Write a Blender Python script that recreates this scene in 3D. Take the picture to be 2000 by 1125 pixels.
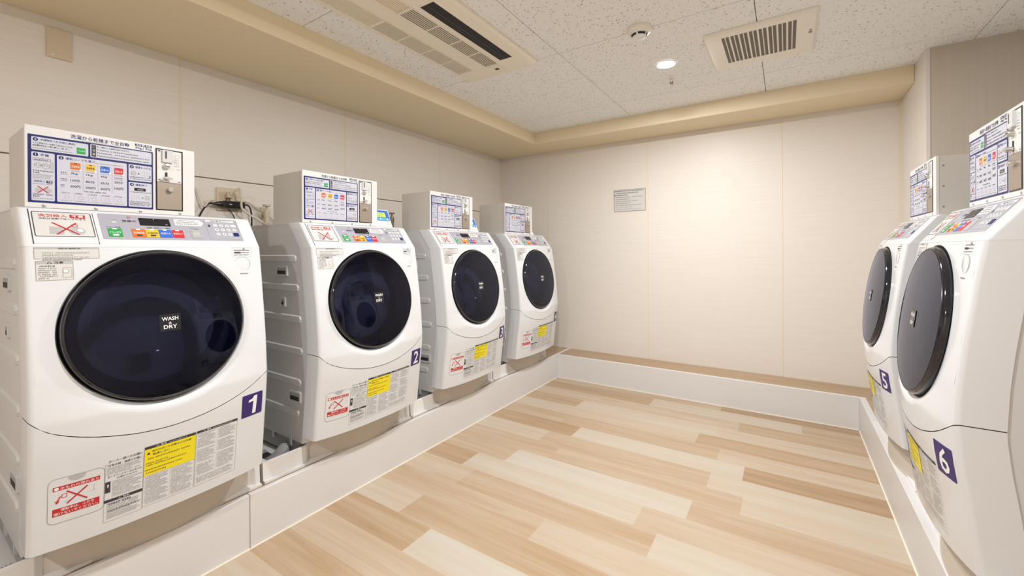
import bpy, bmesh, math, random
from mathutils import Vector, Matrix
random.seed(7)
SC = bpy.context.scene
COL = SC.collection
for o in list(bpy.data.objects): bpy.data.objects.remove(o)

# ------------------------------------------------------------------ camera
YAW, ROLL = math.radians(33.093), math.radians(-0.343)
F = Vector((-math.sin(YAW), math.cos(YAW), 0)); R = Vector((math.cos(YAW), math.sin(YAW), 0)); U = Vector((0, 0, 1))
R2 = R*math.cos(ROLL) + U*math.sin(ROLL); U2 = U*math.cos(ROLL) - R*math.sin(ROLL)
cam = bpy.data.cameras.new('camera'); camo = bpy.data.objects.new('camera', cam); COL.objects.link(camo)
m = Matrix((R2, U2, -F)).transposed().to_4x4(); m.translation = Vector((0, 0, 1.13)); camo.matrix_world = m
cam.sensor_width = 36; cam.lens = 822.43*36/2000; cam.shift_y = (490-562.5)/2000; cam.clip_start = 0.02
SC.camera = camo

# ------------------------------------------------------------------ world, exposure
w = bpy.data.worlds.new('world'); SC.world = w; w.use_nodes = True
w.node_tree.nodes['Background'].inputs[0].default_value = (1, 0.95, 0.88, 1)
w.node_tree.nodes['Background'].inputs[1].default_value = 0.05
SC.view_settings.view_transform = 'Standard'; SC.view_settings.look = 'None'
SC.view_settings.gamma = 1; SC.view_settings.use_curve_mapping = False
SC.view_settings.exposure = 1.0
LAMP_XY = [(-0.568, 2.489), (-0.568, 0.95), (-0.568, -1.15)]
LAMP_W = 14.0
SPREAD = math.radians(180)

# room constants (metres, camera at x=0 y=0)
XK, YK, XR, ZK = -1.717, 3.369, 0.375, 0.205      # kerb faces and top
XW, YW, XRW, YST, XRR, YF = -2.50, 3.64, 0.623, 3.076, 1.21, -1.9
ZS, ZC, XS, YS = 2.087, 2.188, -1.893, 3.292

# ------------------------------------------------------------------ materials
def mat(name, col, rough=0.5, metal=0.0, spec=0.5, emit=None, es=0, coat=0):
    m = bpy.data.materials.new(name); m.use_nodes = True
    b = m.node_tree.nodes['Principled BSDF']
    b.inputs['Base Color'].default_value = (*col, 1); b.inputs['Roughness'].default_value = rough
    b.inputs['Metallic'].default_value = metal; b.inputs['Specular IOR Level'].default_value = spec
    b.inputs['Coat Weight'].default_value = coat
    if emit: b.inputs['Emission Color'].default_value = (*emit, 1); b.inputs['Emission Strength'].default_value = es
    return m
def N(m, t, **kw):
    n = m.node_tree.nodes.new(t)
    for k, v in kw.items(): setattr(n, k, v)
    return n
def LK(m, a, b): m.node_tree.links.new(a, b)
def BS(m): return m.node_tree.nodes['Principled BSDF']

def ramp(m, stops, src):
    r = N(m, 'ShaderNodeValToRGB'); e = r.color_ramp.elements
    while len(e) < len(stops): e.new(0.5)
    for i, (p, c) in enumerate(stops): e[i].position = p; e[i].color = (*c, 1)
    LK(m, src, r.inputs[0]); return r.outputs[0]
def objco(m, scale, rot=(0, 0, 0)):
    tc = N(m, 'ShaderNodeTexCoord'); mp = N(m, 'ShaderNodeMapping')
    mp.inputs['Scale'].default_value = scale; mp.inputs['Rotation'].default_value = rot
    LK(m, tc.outputs['Object'], mp.inputs[0]); return mp.outputs[0]
def bump(m, src, strength, dist=0.002):
    b = N(m, 'ShaderNodeBump'); b.inputs['Strength'].default_value = strength; b.inputs['Distance'].default_value = dist
    LK(m, src, b.inputs['Height']); LK(m, b.outputs[0], BS(m).inputs['Normal'])

M = {}
def wallmat(name, col, scale):
    m = mat(name, col, 0.42, spec=0.35)
    v = objco(m, scale); n = N(m, 'ShaderNodeTexNoise'); n.inputs['Scale'].default_value = 1; n.inputs['Detail'].default_value = 4
    LK(m, v, n.inputs['Vector'])
    c = ramp(m, [(0.3, tuple(x*0.965 for x in col)), (0.7, tuple(min(1, x*1.02) for x in col))], n.outputs[0])
    LK(m, c, BS(m).inputs['Base Color']); bump(m, n.outputs[0], 0.12, 0.001); return m
WALLC = (0.80, 0.75, 0.69)
M['wall_x'] = wallmat('wall_panel_left', WALLC, (3, 3, 170))
M['wall_y'] = wallmat('wall_panel_back', WALLC, (3, 3, 170))
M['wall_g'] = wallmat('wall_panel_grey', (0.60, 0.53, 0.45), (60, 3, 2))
M['soffit'] = mat('soffit_cream', (0.85, 0.735, 0.52), 0.55)
M['joint'] = mat('cream_joint', (0.80, 0.71, 0.56), 0.5)
M['gap'] = mat('shadow_gap', (0.26, 0.19, 0.12), 0.7)
M['kerb'] = mat('kerb_white', (0.72, 0.71, 0.705), 0.38)
M['caulk'] = mat('caulk', (0.85, 0.78, 0.66), 0.5)
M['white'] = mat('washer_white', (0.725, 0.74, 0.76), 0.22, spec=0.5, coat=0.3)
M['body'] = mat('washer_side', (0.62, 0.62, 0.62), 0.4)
M['base'] = mat('washer_base', (0.36, 0.36, 0.36), 0.5)
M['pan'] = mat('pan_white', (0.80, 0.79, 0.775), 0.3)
M['pan_shade'] = mat('pan_front_shaded', (0.60, 0.54, 0.47), 0.4)  # white pan front, the washer's shade on it painted in as brown
M['boxside_shaded'] = mat('coin_box_side_shaded', (0.60, 0.575, 0.53), 0.4)  # white casing, the shading of its sides put into a darker beige
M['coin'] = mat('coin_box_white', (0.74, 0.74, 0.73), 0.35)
M['black'] = mat('black_plastic', (0.012, 0.012, 0.016), 0.25)
M['rim'] = mat('door_rim', (0.006, 0.006, 0.012), 0.08, coat=0.5)
M['dark'] = mat('dark_gap', (0.02, 0.02, 0.022), 0.7)
M['ink'] = mat('ink_dark', (0.035, 0.035, 0.045), 0.6)
M['inkg'] = mat('ink_grey', (0.28, 0.27, 0.26), 0.6)
M['blue'] = mat('ink_navy', (0.005, 0.012, 0.13), 0.4)
M['red'] = mat('ink_red', (0.55, 0.02, 0.025), 0.4)
M['yellow'] = mat('ink_yellow', (0.86, 0.72, 0.01), 0.4)
M['paper'] = mat('label_white', (0.78, 0.78, 0.77), 0.45)
M['paper2'] = mat('label_lilac', (0.58, 0.59, 0.68), 0.45)
M['lab'] = mat('label_warm', (0.66, 0.65, 0.63), 0.45)
M['grey'] = mat('label_grey', (0.46, 0.46, 0.46), 0.4)
M['silv'] = mat('control_silver', (0.40, 0.40, 0.46), 0.35, metal=0.0)
M['green'] = mat('button_green', (0.02, 0.36, 0.08), 0.35)
M['orange'] = mat('button_orange', (0.66, 0.17, 0.03), 0.35)
M['gold'] = mat('button_yellow', (0.75, 0.50, 0.04), 0.35)
M['bblue'] = mat('button_blue', (0.04, 0.15, 0.62), 0.35)
M['btred'] = mat('button_red', (0.62, 0.03, 0.04), 0.35)
M['purple'] = mat('badge_purple', (0.030, 0.014, 0.145), 0.45)
M['pwhite'] = mat('badge_white', (0.88, 0.88, 0.88), 0.35)
M['steel'] = mat('brushed_steel', (0.62, 0.61, 0.58), 0.3, metal=0.9)
M['bronze'] = mat('cash_door_metal', (0.40, 0.34, 0.28), 0.38, metal=0.6)
M['clear'] = mat('pale_plastic', (0.66, 0.68, 0.68), 0.15)
M['hose'] = mat('hose_grey', (0.33, 0.33, 0.34), 0.45)
M['cable'] = mat('cable_ivory', (0.72, 0.66, 0.54), 0.45)
M['beige'] = mat('beige_plastic', (0.62, 0.53, 0.40), 0.45)
M['brass'] = mat('tap_metal', (0.23, 0.19, 0.14), 0.35, metal=0.8)
M['ac'] = mat('ac_cream', (0.92, 0.86, 0.74), 0.4)
M['acg'] = mat('ac_grille_olive', (0.06, 0.05, 0.03), 0.6)
M['vent'] = mat('vent_cream', (0.90, 0.86, 0.77), 0.4)
M['ventd'] = mat('vent_mesh', (0.17, 0.15, 0.13), 0.7)
M['ventb'] = mat('vent_bar', (0.34, 0.31, 0.27), 0.6)
M['plate'] = mat('plate_beige', (0.66, 0.55, 0.41), 0.45)
M['lcd'] = mat('lcd_green', (0.62, 0.80, 0.12), 0.3)
M['dblue'] = mat('dispenser_blue', (0.03, 0.17, 0.70), 0.3)
M['cyan'] = mat('dispenser_cyan', (0.10, 0.45, 0.75), 0.3)
M['lamp'] = mat('lamp_lens', (1, 1, 1), 0.5, emit=(1, 0.97, 0.92), es=14)
M['drum'] = mat('drum_steel', (0.55, 0.57, 0.62), 0.35, metal=0.6)
M['gasket'] = mat('gasket_rubber', (0.10, 0.10, 0.12), 0.5)
M['door_in'] = mat('door_inner_bowl', (0.02, 0.02, 0.04), 0.12)

# smoked door glass: tinted see-through plus mirror-like fresnel reflection
g = bpy.data.materials.new('smoked_glass'); g.use_nodes = True; nt = g.node_tree
for n in list(nt.nodes): nt.nodes.remove(n)
out = nt.nodes.new('ShaderNodeOutputMaterial'); mx = nt.nodes.new('ShaderNodeMixShader'); tr = nt.nodes.new('ShaderNodeBsdfTransparent')
gl = nt.nodes.new('ShaderNodeBsdfGlossy'); fr = nt.nodes.new('ShaderNodeFresnel')
mx2 = nt.nodes.new('ShaderNodeMixShader'); df = nt.nodes.new('ShaderNodeBsdfDiffuse')
tr.inputs[0].default_value = (0.30, 0.31, 0.44, 1); gl.inputs[0].default_value = (0.78, 0.82, 1.0, 1); gl.inputs['Roughness'].default_value = 0.03
df.inputs[0].default_value = (0.004, 0.004, 0.014, 1); mx2.inputs[0].default_value = 0.3
fr.inputs[0].default_value = 1.36
nt.links.new(tr.outputs[0], mx2.inputs[1]); nt.links.new(df.outputs[0], mx2.inputs[2])
nt.links.new(fr.outputs[0], mx.inputs[0]); nt.links.new(mx2.outputs[0], mx.inputs[1]); nt.links.new(gl.outputs[0], mx.inputs[2])
nt.links.new(mx.outputs[0], out.inputs[0]); M['glass'] = g

# clear inner bowl of the door
g2m = g.copy(); g2m.name = 'clear_bowl'; M['bowl'] = g2m
for n_ in g2m.node_tree.nodes:
    if n_.type == 'BSDF_TRANSPARENT': n_.inputs[0].default_value = (0.75, 0.76, 0.80, 1)
    if n_.type == 'MIX_SHADER' and not n_.inputs[0].is_linked: n_.inputs[0].default_value = 0.08
# ceiling board: off-white with short dark fissures
m = mat('rock_wool_board', (0.92, 0.91, 0.88), 0.85, spec=0.2); M['ceil'] = m
v = objco(m, (1, 1, 1))
dis = N(m, 'ShaderNodeTexNoise'); dis.inputs['Scale'].default_value = 55; dis.inputs['Detail'].default_value = 1; LK(m, v, dis.inputs['Vector'])
vm = N(m, 'ShaderNodeVectorMath', operation='MULTIPLY_ADD'); LK(m, dis.outputs['Color'], vm.inputs[0]); vm.inputs[1].default_value = (0.016, 0.016, 0); LK(m, v, vm.inputs[2])
prev = None
for ang, off_ in ((0.5, 0), (2.0, 3.3), (1.2, 7.7)):
    mpp = N(m, 'ShaderNodeMapping'); mpp.inputs['Rotation'].default_value = (0, 0, ang); mpp.inputs['Location'].default_value = (off_, off_, 0); LK(m, vm.outputs[0], mpp.inputs[0])
    mps = N(m, 'ShaderNodeVectorMath', operation='MULTIPLY'); LK(m, mpp.outputs[0], mps.inputs[0]); mps.inputs[1].default_value = (1, 2.3, 1)
    vo = N(m, 'ShaderNodeTexVoronoi', feature='F1'); vo.inputs['Scale'].default_value = 44; LK(m, mps.outputs[0], vo.inputs['Vector'])
    sz = N(m, 'ShaderNodeMath', operation='MULTIPLY_ADD'); LK(m, vo.outputs['Color'], sz.inputs[0]); sz.inputs[1].default_value = 0.30; sz.inputs[2].default_value = -0.05
    lt = N(m, 'ShaderNodeMath', operation='LESS_THAN'); LK(m, vo.outputs['Distance'], lt.inputs[0]); LK(m, sz.outputs[0], lt.inputs[1])
    if prev: mxx = N(m, 'ShaderNodeMath', operation='MAXIMUM'); LK(m, prev.outputs[0], mxx.inputs[0]); LK(m, lt.outputs[0], mxx.inputs[1]); prev = mxx
    else: prev = lt
lt = prev
n3 = N(m, 'ShaderNodeTexNoise'); n3.inputs['Scale'].default_value = 240; LK(m, v, n3.inputs['Vector'])
c1 = ramp(m, [(0.3, (0.90, 0.905, 0.90)), (0.7, (0.96, 0.965, 0.96))], n3.outputs[0])
mixn = N(m, 'ShaderNodeMix', data_type='RGBA'); LK(m, lt.outputs[0], mixn.inputs['Factor']); LK(m, c1, mixn.inputs['A']); mixn.inputs['B'].default_value = (0.30, 0.25, 0.19, 1)
LK(m, mixn.outputs['Result'], BS(m).inputs['Base Color'])

# wood planks: tone and grain offset come from per-plank colour attribute
def woodmat(name, along='x', attr=True):
    m = mat(name, (0.6, 0.4, 0.2), 0.33, spec=0.45)
    tc = N(m, 'ShaderNodeTexCoord'); at = N(m, 'ShaderNodeAttribute', attribute_name='plank')
    sep = N(m, 'ShaderNodeSeparateColor'); LK(m, at.outputs['Color'], sep.inputs[0])
    comb = N(m, 'ShaderNodeCombineXYZ'); k = N(m, 'ShaderNodeMath', operation='MULTIPLY'); LK(m, sep.outputs[1], k.inputs[0]); k.inputs[1].default_value = 37
    LK(m, k.outputs[0], comb.inputs[2]); LK(m, k.outputs[0], comb.inputs[0])
    va = N(m, 'ShaderNodeVectorMath', operation='ADD'); LK(m, tc.outputs['Object'], va.inputs[0]); LK(m, comb.outputs[0], va.inputs[1])
    mp = N(m, 'ShaderNodeMapping'); mp.inputs['Scale'].default_value = (1.4, 22, 1) if along == 'x' else (22, 1.4, 1); LK(m, va.outputs[0], mp.inputs[0])
    n1 = N(m, 'ShaderNodeTexNoise'); n1.inputs['Scale'].default_value = 1.0; n1.inputs['Detail'].default_value = 5; n1.inputs['Distortion'].default_value = 0.8; LK(m, mp.outputs[0], n1.inputs['Vector'])
    mp2 = N(m, 'ShaderNodeMapping'); mp2.inputs['Scale'].default_value = (5, 240, 1) if along == 'x' else (240, 5, 1); LK(m, va.outputs[0], mp2.inputs[0])
    n2 = N(m, 'ShaderNodeTexNoise'); n2.inputs['Scale'].default_value = 1.0; n2.inputs['Detail'].default_value = 3; LK(m, mp2.outputs[0], n2.inputs['Vector'])
    a = N(m, 'ShaderNodeMath', operation='MULTIPLY_ADD'); LK(m, n1.outputs[0], a.inputs[0]); a.inputs[1].default_value = 0.62; LK(m, sep.outputs[0], a.inputs[2])
    b = N(m, 'ShaderNodeMath', operation='MULTIPLY_ADD'); LK(m, n2.outputs[0], b.inputs[0]); b.inputs[1].default_value = 0.22; LK(m, a.outputs[0], b.inputs[2])
    s = N(m, 'ShaderNodeMath', operation='SUBTRACT'); LK(m, b.outputs[0], s.inputs[0]); s.inputs[1].default_value = 0.38
    c = ramp(m, [(0.0, (0.32, 0.20, 0.11)), (0.3, (0.44, 0.305, 0.185)), (0.62, (0.525, 0.425, 0.315)), (1.0, (0.56, 0.515, 0.445))], s.outputs[0])
    LK(m, c, BS(m).inputs['Base Color']); return m
M['wood'] = woodmat('wood_plank_floor'); 

# ------------------------------------------------------------------ mesh builder
_tx = {}
def text_geo(body, bold=0.0):
    key = (body, bold)
    if key in _tx: return _tx[key]
    c = bpy.data.curves.new('t', 'FONT'); c.body = body; c.offset = bold; c.resolution_u = 2
    o = bpy.data.objects.new('t', c); COL.objects.link(o); bpy.context.view_layer.update()
    dg = bpy.context.evaluated_depsgraph_get(); me = bpy.data.meshes.new_from_object(o.evaluated_get(dg))
    vs = [(v.co.x, v.co.y) for v in me.vertices]; fs = [tuple(p.vertices) for p in me.polygons]
    bpy.data.objects.remove(o); bpy.data.curves.remove(c); bpy.data.meshes.remove(me)
    if not vs: vs = [(0, 0)]
    _tx[key] = (vs, fs); return _tx[key]

class MB:
    def __init__(s): s.v = []; s.f = []; s.m = []; s.mats = []; s.sm = []
    def mi(s, name):
        if name not in s.mats: s.mats.append(name)
        return s.mats.index(name)
    def face(s, pts, mt, smooth=False):
        b = len(s.v); s.v += [tuple(p) for p in pts]; s.f.append(tuple(range(b, b+len(pts)))); s.m.append(s.mi(mt)); s.sm.append(smooth)
    def raw(s, vs, fs, mt, smooth=False):
        b = len(s.v); s.v += [tuple(p) for p in vs]; i = s.mi(mt)
        for f in fs: s.f.append(tuple(b+k for k in f)); s.m.append(i); s.sm.append(smooth)
    def box(s, a, b, mt):
        x0, y0, z0 = a; x1, y1, z1 = b
        vs = [(x0,y0,z0),(x1,y0,z0),(x1,y1,z0),(x0,y1,z0),(x0,y0,z1),(x1,y0,z1),(x1,y1,z1),(x0,y1,z1)]
        s.raw(vs, [(0,3,2,1),(4,5,6,7),(0,1,5,4),(1,2,6,5),(2,3,7,6),(3,0,4,7)], mt)
    def grid(s, rows, mt, smooth=True, close=False):
        n = len(rows[0]); vs = [p for r in rows for p in r]; fs = []
        for i in range(len(rows)-1):
            for j in range(n if close else n-1):
                k = (j+1) % n; fs.append((i*n+j, i*n+k, (i+1)*n+k, (i+1)*n+j))
        s.raw(vs, fs, mt, smooth)
    def lathe(s, o, ax, prof, mt, n=32, smooth=True):
        o = Vector(o); ax = Vector(ax).normalized(); u = ax.orthogonal().normalized(); w = ax.cross(u)
        rows = [[o + ax*h + (u*math.cos(2*math.pi*k/n) + w*math.sin(2*math.pi*k/n))*r for k in range(n)] for r, h in prof]
        s.grid(rows, mt, smooth, True)
    def tube(s, pts, r, mt, n=8, sub=6, ridge=0):
        P_ = [Vector(p) for p in pts]; P_ = [P_[0]*2-P_[1]] + P_ + [P_[-1]*2-P_[-2]]; c = []
        for i in range(1, len(P_)-2):
            for k in range(sub):
                t = k/sub; a, b, d, e = P_[i-1], P_[i], P_[i+1], P_[i+2]
                c.append(0.5*((2*b)+(d-a)*t+(2*a-5*b+4*d-e)*t*t+(3*b-a-3*d+e)*t**3))
        c.append(P_[-2]); rows = []; u = None
        for i, p in enumerate(c):
            d = (c[min(i+1, len(c)-1)]-c[max(i-1, 0)]).normalized()
            u = d.orthogonal().normalized() if u is None else (u-d*u.dot(d)).normalized()
            w_ = d.cross(u); rr = r*(1+ridge*(1 if i % 2 else -1))
            rows.append([p+(u*math.cos(2*math.pi*k/n)+w_*math.sin(2*math.pi*k/n))*rr for k in range(n)])
        s.grid(rows, mt, ridge == 0, True); s.raw(rows[0], [tuple(range(n))[::-1]], mt); s.raw(rows[-1], [tuple(range(n))], mt)
    # ---- things drawn on a surface map fn(u, v, off) -> point
    def rect(s, fn, u0, u1, v0, v1, off, mt, skew=0, nv=1):
        nu = max(1, math.ceil(abs(u1-u0)/.018)); nv = max(1, math.ceil(abs(v1-v0)/.03))
        s.grid([[fn(u0+(u1-u0)*i/nu, v0+(v1-v0)*j/nv, off) for i in range(nu+1)] for j in range(nv+1)], mt, False)
    def rrect(s, fn, u0, u1, v0, v1, r, off, mt, n=4):
        us = {round(u0+r-r*math.cos(math.radians(90*k/n)), 6) for k in range(n+1)}|{round(u1-r+r*math.cos(math.radians(90*k/n)), 6) for k in range(n+1)}
        nu = max(1, math.ceil((u1-u0-2*r)/.018)); us |= {round(u0+r+(u1-u0-2*r)*k/nu, 6) for k in range(nu+1)}
        nv = max(1, math.ceil((v1-v0)/.03)); rows = [[] for _ in range(nv+1)]
        for u in sorted(us):
            e = max(0, u0+r-u, u-u1+r); c = r-math.sqrt(max(0, r*r-e*e))
            for k in range(nv+1): rows[k].append(fn(u, v0+c+(v1-v0-2*c)*k/nv, off))
        s.grid(rows, mt, False)
    def frame(s, fn, u0, u1, v0, v1, r, t, off, mt, n=5):
        c = (max(1, math.ceil((u1-u0)/.018)), max(1, math.ceil((v1-v0)/.03)))
        a = rr_pts(fn, u0, u1, v0, v1, r, off, n, c); b = rr_pts(fn, u0+t, u1-t, v0+t, v1-t, max(r-t, 1e-4), off, n, c)
        s.grid([a, b], mt, False, True)
    def plate(s, fn, u0, u1, v0, v1, r, h0, h1, mt, n=5):
        a = rr_pts(fn, u0, u1, v0, v1, r, h0, n); b = rr_pts(fn, u0, u1, v0, v1, r, h1, n)
        s.rrect(fn, u0, u1, v0, v1, r, h1, mt); s.grid([a, b], mt, False, True)
    def disc(s, fn, u, v, r, off, mt, n=24, ry=None, a0=0, a1=360):
        ry = ry or r; s.face([fn(u+r*math.cos(math.radians(a0+(a1-a0)*k/n)), v+ry*math.sin(math.radians(a0+(a1-a0)*k/n)), off) for k in range(n if a1-a0 == 360 else n+1)], mt)
    def ring(s, fn, u, v, r, t, off, mt, n=32, ry=None):
        q = (ry or r)/r
        a = [fn(u+r*math.cos(2*math.pi*k/n), v+q*r*math.sin(2*math.pi*k/n), off) for k in range(n)]
        b = [fn(u+(r-t)*math.cos(2*math.pi*k/n), v+q*(r-t)*math.sin(2*math.pi*k/n), off) for k in range(n)]
        s.grid([a, b], mt, False, True)
    def line(s, fn, a, b, t, off, mt):
        d = Vector((b[0]-a[0], b[1]-a[1])); nrm = Vector((-d.y, d.x)).normalized()*t/2
        s.face([fn(a[0]+nrm.x, a[1]+nrm.y, off), fn(a[0]-nrm.x, a[1]-nrm.y, off), fn(b[0]-nrm.x, b[1]-nrm.y, off), fn(b[0]+nrm.x, b[1]+nrm.y, off)], mt)
    def text(s, fn, body, u0, u1, v, h, off, mt, bold=0.012, align='fit'):
        """text fitted between u0 and u1 (or h high, starting at u0), baseline v, cap height about h"""
        vs, fs = text_geo(body, bold); x0 = min(p[0] for p in vs); x1 = max(p[0] for p in vs)
        y0 = min(p[1] for p in vs); y1 = max(p[1] for p in vs)
        sy = h/(y1-y0+1e-6); sx = (u1-u0)/(x1-x0+1e-6) if align == 'fit' else sy
        if align == 'c': uo = (u0+u1)/2-(x1-x0)*sx/2
        else: uo = u0
        s.raw([fn(uo+(p[0]-x0)*sx, v+(p[1]-y0)*sy, off) for p in vs], fs, mt)
    def greek(s, fn, u0, u1, v, h, off, mt, fill=0.95, seed=0):
        """one line of print too small to read: a row of little strokes"""
        rg = random.Random(seed*131+int(v*1e5)); u = u0; e = u0+(u1-u0)*fill
        while u < e-h*0.8:
            if rg.random() < 0.07: u += h*0.6; continue
            k = rg.choice((0, 1, 2, 3)); t = h*0.17; wd = h*0.78
            if k != 3: s.rect(fn, u, u+wd, v+h*0.42, v+h*0.42+t, off, mt)
            if k in (0, 2): s.rect(fn, u+wd*0.4, u+wd*0.4+t, v, v+h*0.9, off, mt)
            if k in (1, 3): s.rect(fn, u, u+t, v, v+h*0.8, off, mt); s.rect(fn, u+wd-t, u+wd, v, v+h*0.8, off, mt)
            if k in (2, 3): s.rect(fn, u, u+wd, v, v+t, off, mt)
            u += h
    def build(s, name, parent=None, bevel=0, smooth_angle=35, weld=True):
        me = bpy.data.meshes.new(name); me.from_pydata(s.v, [], s.f)
        for mt in s.mats: me.materials.append(M[mt])
        me.polygons.foreach_set('material_index', s.m); me.polygons.foreach_set('use_smooth', s.sm)
        if weld:
            bm = bmesh.new(); bm.from_mesh(me); bmesh.ops.remove_doubles(bm, verts=bm.verts, dist=2e-5)
            bm.to_mesh(me); bm.free()
        if any(s.sm): me.set_sharp_from_angle(angle=math.radians(smooth_angle))
        o = bpy.data.objects.new(name, me); COL.objects.link(o)
        if parent: o.parent = parent
        if bevel:
            b = o.modifiers.new('bevel', 'BEVEL'); b.width = bevel; b.segments = 3; b.limit_method = 'ANGLE'; b.angle_limit = math.radians(40)
        return o
def rr_pts(fn, u0, u1, v0, v1, r, off, n=5, cnt=None):
    p = []
    for cx, cy, a in ((u1-r, v0+r, -90), (u1-r, v1-r, 0), (u0+r, v1-r, 90), (u0+r, v0+r, 180)):
        for k in range(n+1):
            t = math.radians(a+90*k/n); p.append((cx+r*math.cos(t), cy+r*math.sin(t)))
    q = []; nu = max(1, math.ceil((u1-u0)/.018)); nv = max(1, math.ceil((v1-v0)/.03))
    if cnt: nu, nv = cnt
    for i, a in enumerate(p):
        b = p[(i+1) % len(p)]; m_ = (nv, nu, nv, nu)[(i+1)//(n+1)-1] if (i+1) % (n+1) == 0 else 1
        for k in range(m_): q.append(fn(a[0]+(b[0]-a[0])*k/m_, a[1]+(b[1]-a[1])*k/m_, off))
    return q
def solid_prism(mb, pts2, z0, z1, mt, fn):
    a = [fn(p[0], p[1], z0) for p in pts2]; b = [fn(p[0], p[1], z1) for p in pts2]
    mb.face(a[::-1], mt); mb.face(b, mt); mb.grid([a, b], mt, False, True)

def tag(o, label=None, cat=None, group=None, kind=None):
    if label: o['label'] = label
    if cat: o['category'] = cat
    if group: o['group'] = group
    if kind: o['kind'] = kind
    return o
def empty(name, loc, rz=0):
    o = bpy.data.objects.new(name, None); o.location = loc; o.rotation_euler.z = rz; o.empty_display_size = 0.1; COL.objects.link(o); return o
def struct(name, mb, label, cat, bevel=0):
    return tag(mb.build(name, bevel=bevel), label, cat, kind='structure')
def sbox(name, a, b, mt, label, cat, bevel=0):
    mb = MB(); mb.box(a, b, mt); return struct(name, mb, label, cat, bevel)
def copy_tree(o, parent=None):
    c = o.copy(); COL.objects.link(c); c.parent = parent
    for ch in list(o.children): copy_tree(ch, c)
    return c

# ------------------------------------------------------------------ room shell
# floor planks, rows across the room; joints and tones read row by row
ROWS = [
 (3.42, [(-.395, .50), (9, .12)]), (3.265, [(-.845, .26), (.075, .82), (9, .42)]), (3.11, [(-1.2, .62), (-.26, .60), (9, .38)]),
 (2.956, [(-1.283, .36), (-.365, .84), (9, .70)]), (2.801, [(-1.36, .70), (-.455, .66), (9, .32)]), (2.647, [(-1.255, .46), (-.32, .46), (9, .66)]),
 (2.492, [(-1.105, .26), (-.187, .92), (9, .16)]), (2.337, [(-1.245, .76), (-.326, .50), (9, .86)]), (2.183, [(-1.094, .46), (-.172, .50), (9, .80)]),
 (2.028, [(-1.28, .50), (-.36, 1.0), (9, .46)]), (1.874, [(-1.45, .26), (-.535, .90), (.38, .62), (9, .5)]), (1.719, [(-1.355, .62), (-.438, .48), (9, .95)]),
 (1.564, [(-1.72, .5), (-.855, .50), (.06, .74), (9, .4)]), (1.41, [(-1.416, .74), (-.5, .40), (9, .56)]), (1.255, [(-1.22, .34), (-.3, .95), (9, .55)]),
 (1.10, [(-.82, .62), (.09, .34), (9, .7)]), (.946, [(-1.1, .36), (-.2, .60), (9, .3)]), (.791, [(-.95, .70), (-.03, .46), (9, .6)]), (.636, [(-1.3, .16), (-.39, .66), (9, .5)])]
y = .482; rg = random.Random(3)
while y > YF:
    a = -1.717+rg.random()*0.9; ROWS.append((y, [(a, rg.random()), (a+.915, rg.random()), (9, rg.random())])); y -= .1546
def plank_mesh(name, x0, x1, y0, y1, z, thick, label):
    mb = MB(); cols = []
    for i, (yt, js) in enumerate(ROWS):
        yb = ROWS[i+1][0] if i+1 < len(ROWS) else YF-.1; xa = -9
        for (xj, tone) in js:
            xx0, xx1, yy0, yy1 = max(xa, x0), min(xj, x1), max(yb, y0), min(yt, y1); xa = xj
            if xx1-xx0 < 1e-4 or yy1-yy0 < 1e-4: continue
            r_ = random.random()
            mb.face([(xx0, yy0, z), (xx1, yy0, z), (xx1, yy1, z), (xx0, yy1, z)], 'wood'); cols.append((tone, r_))
    mb.face([(x0, y0, z-thick), (x0, y1, z-thick), (x1, y1, z-thick), (x1, y0, z-thick)], 'wood'); cols.append((.5, .5))
    for q in (((x0, y0), (x1, y0)), ((x1, y0), (x1, y1)), ((x1, y1), (x0, y1)), ((x0, y1), (x0, y0))):
        mb.face([(*q[0], z-thick), (*q[1], z-thick), (*q[1], z), (*q[0], z)], 'wood'); cols.append((.5, .5))
    o = mb.build(name, weld=False); at = o.data.color_attributes.new('plank', 'FLOAT_COLOR', 'CORNER')
    for p, c in zip(o.data.polygons, cols):
        for li in p.loop_indices: at.data[li].color = (c[0]*.85, c[1], 0, 1)
    return tag(o, label, 'floor', kind='structure')
plank_mesh('floor', XK-.04, XR+.04, YF, YK+.04, 0.0, 0.03, 'pale and tan wood-look plank floor between the low white kerbs')
# raised platforms that carry the machines
def wood_slab(name, a, b, label):
    mb = MB(); mb.box(a, b, 'wood'); o = mb.build(name, weld=False); at = o.data.color_attributes.new('plank', 'FLOAT_COLOR', 'CORNER')
    for li in range(len(at.data)): at.data[li].color = (.24, .3, 0, 1)
    return tag(o, label, 'platform', kind='structure')
wood_slab('platform_left', (XW, YF, -.03), (XK-.022, YW, ZK-.002), 'raised platform under the left row of washers')
wood_slab('platform_back', (XK-.022, YK+.022, -.03), (XR+.033, YW, ZK-.002), 'narrow wood-topped ledge along the back wall')
wood_slab('platform_right', (XR+.033, YF, -.03), (XRR, YW, ZK-.002), 'raised platform under the right row of washers')
sbox('trim_1', (XK-.022, .797, 0), (XK, YW, ZK), 'kerb', 'white kerb board below the left washers, far length', 'kerb', .002)
sbox('trim_2', (XK-.022, YF, 0), (XK, .795, ZK), 'kerb', 'white kerb board below the left washers, near length', 'kerb', .002)
sbox('trim_3', (XK, YK, 0), (XR, YK+.022, ZK), 'kerb', 'white kerb board along the back ledge', 'kerb', .002)
sbox('trim_4', (XR, YF, 0), (XR+.033, YK+.022, ZK), 'kerb', 'white kerb board below the right washers', 'kerb', .002)
mb = MB(); t = .005
mb.box((XK, YF, 0), (XK+t, YK, t*.6), 'caulk'); mb.box((XK, YK-t, 0), (XR, YK, t*.6), 'caulk'); mb.box((XR-t, YF, 0), (XR, YK, t*.6), 'caulk')
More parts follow.
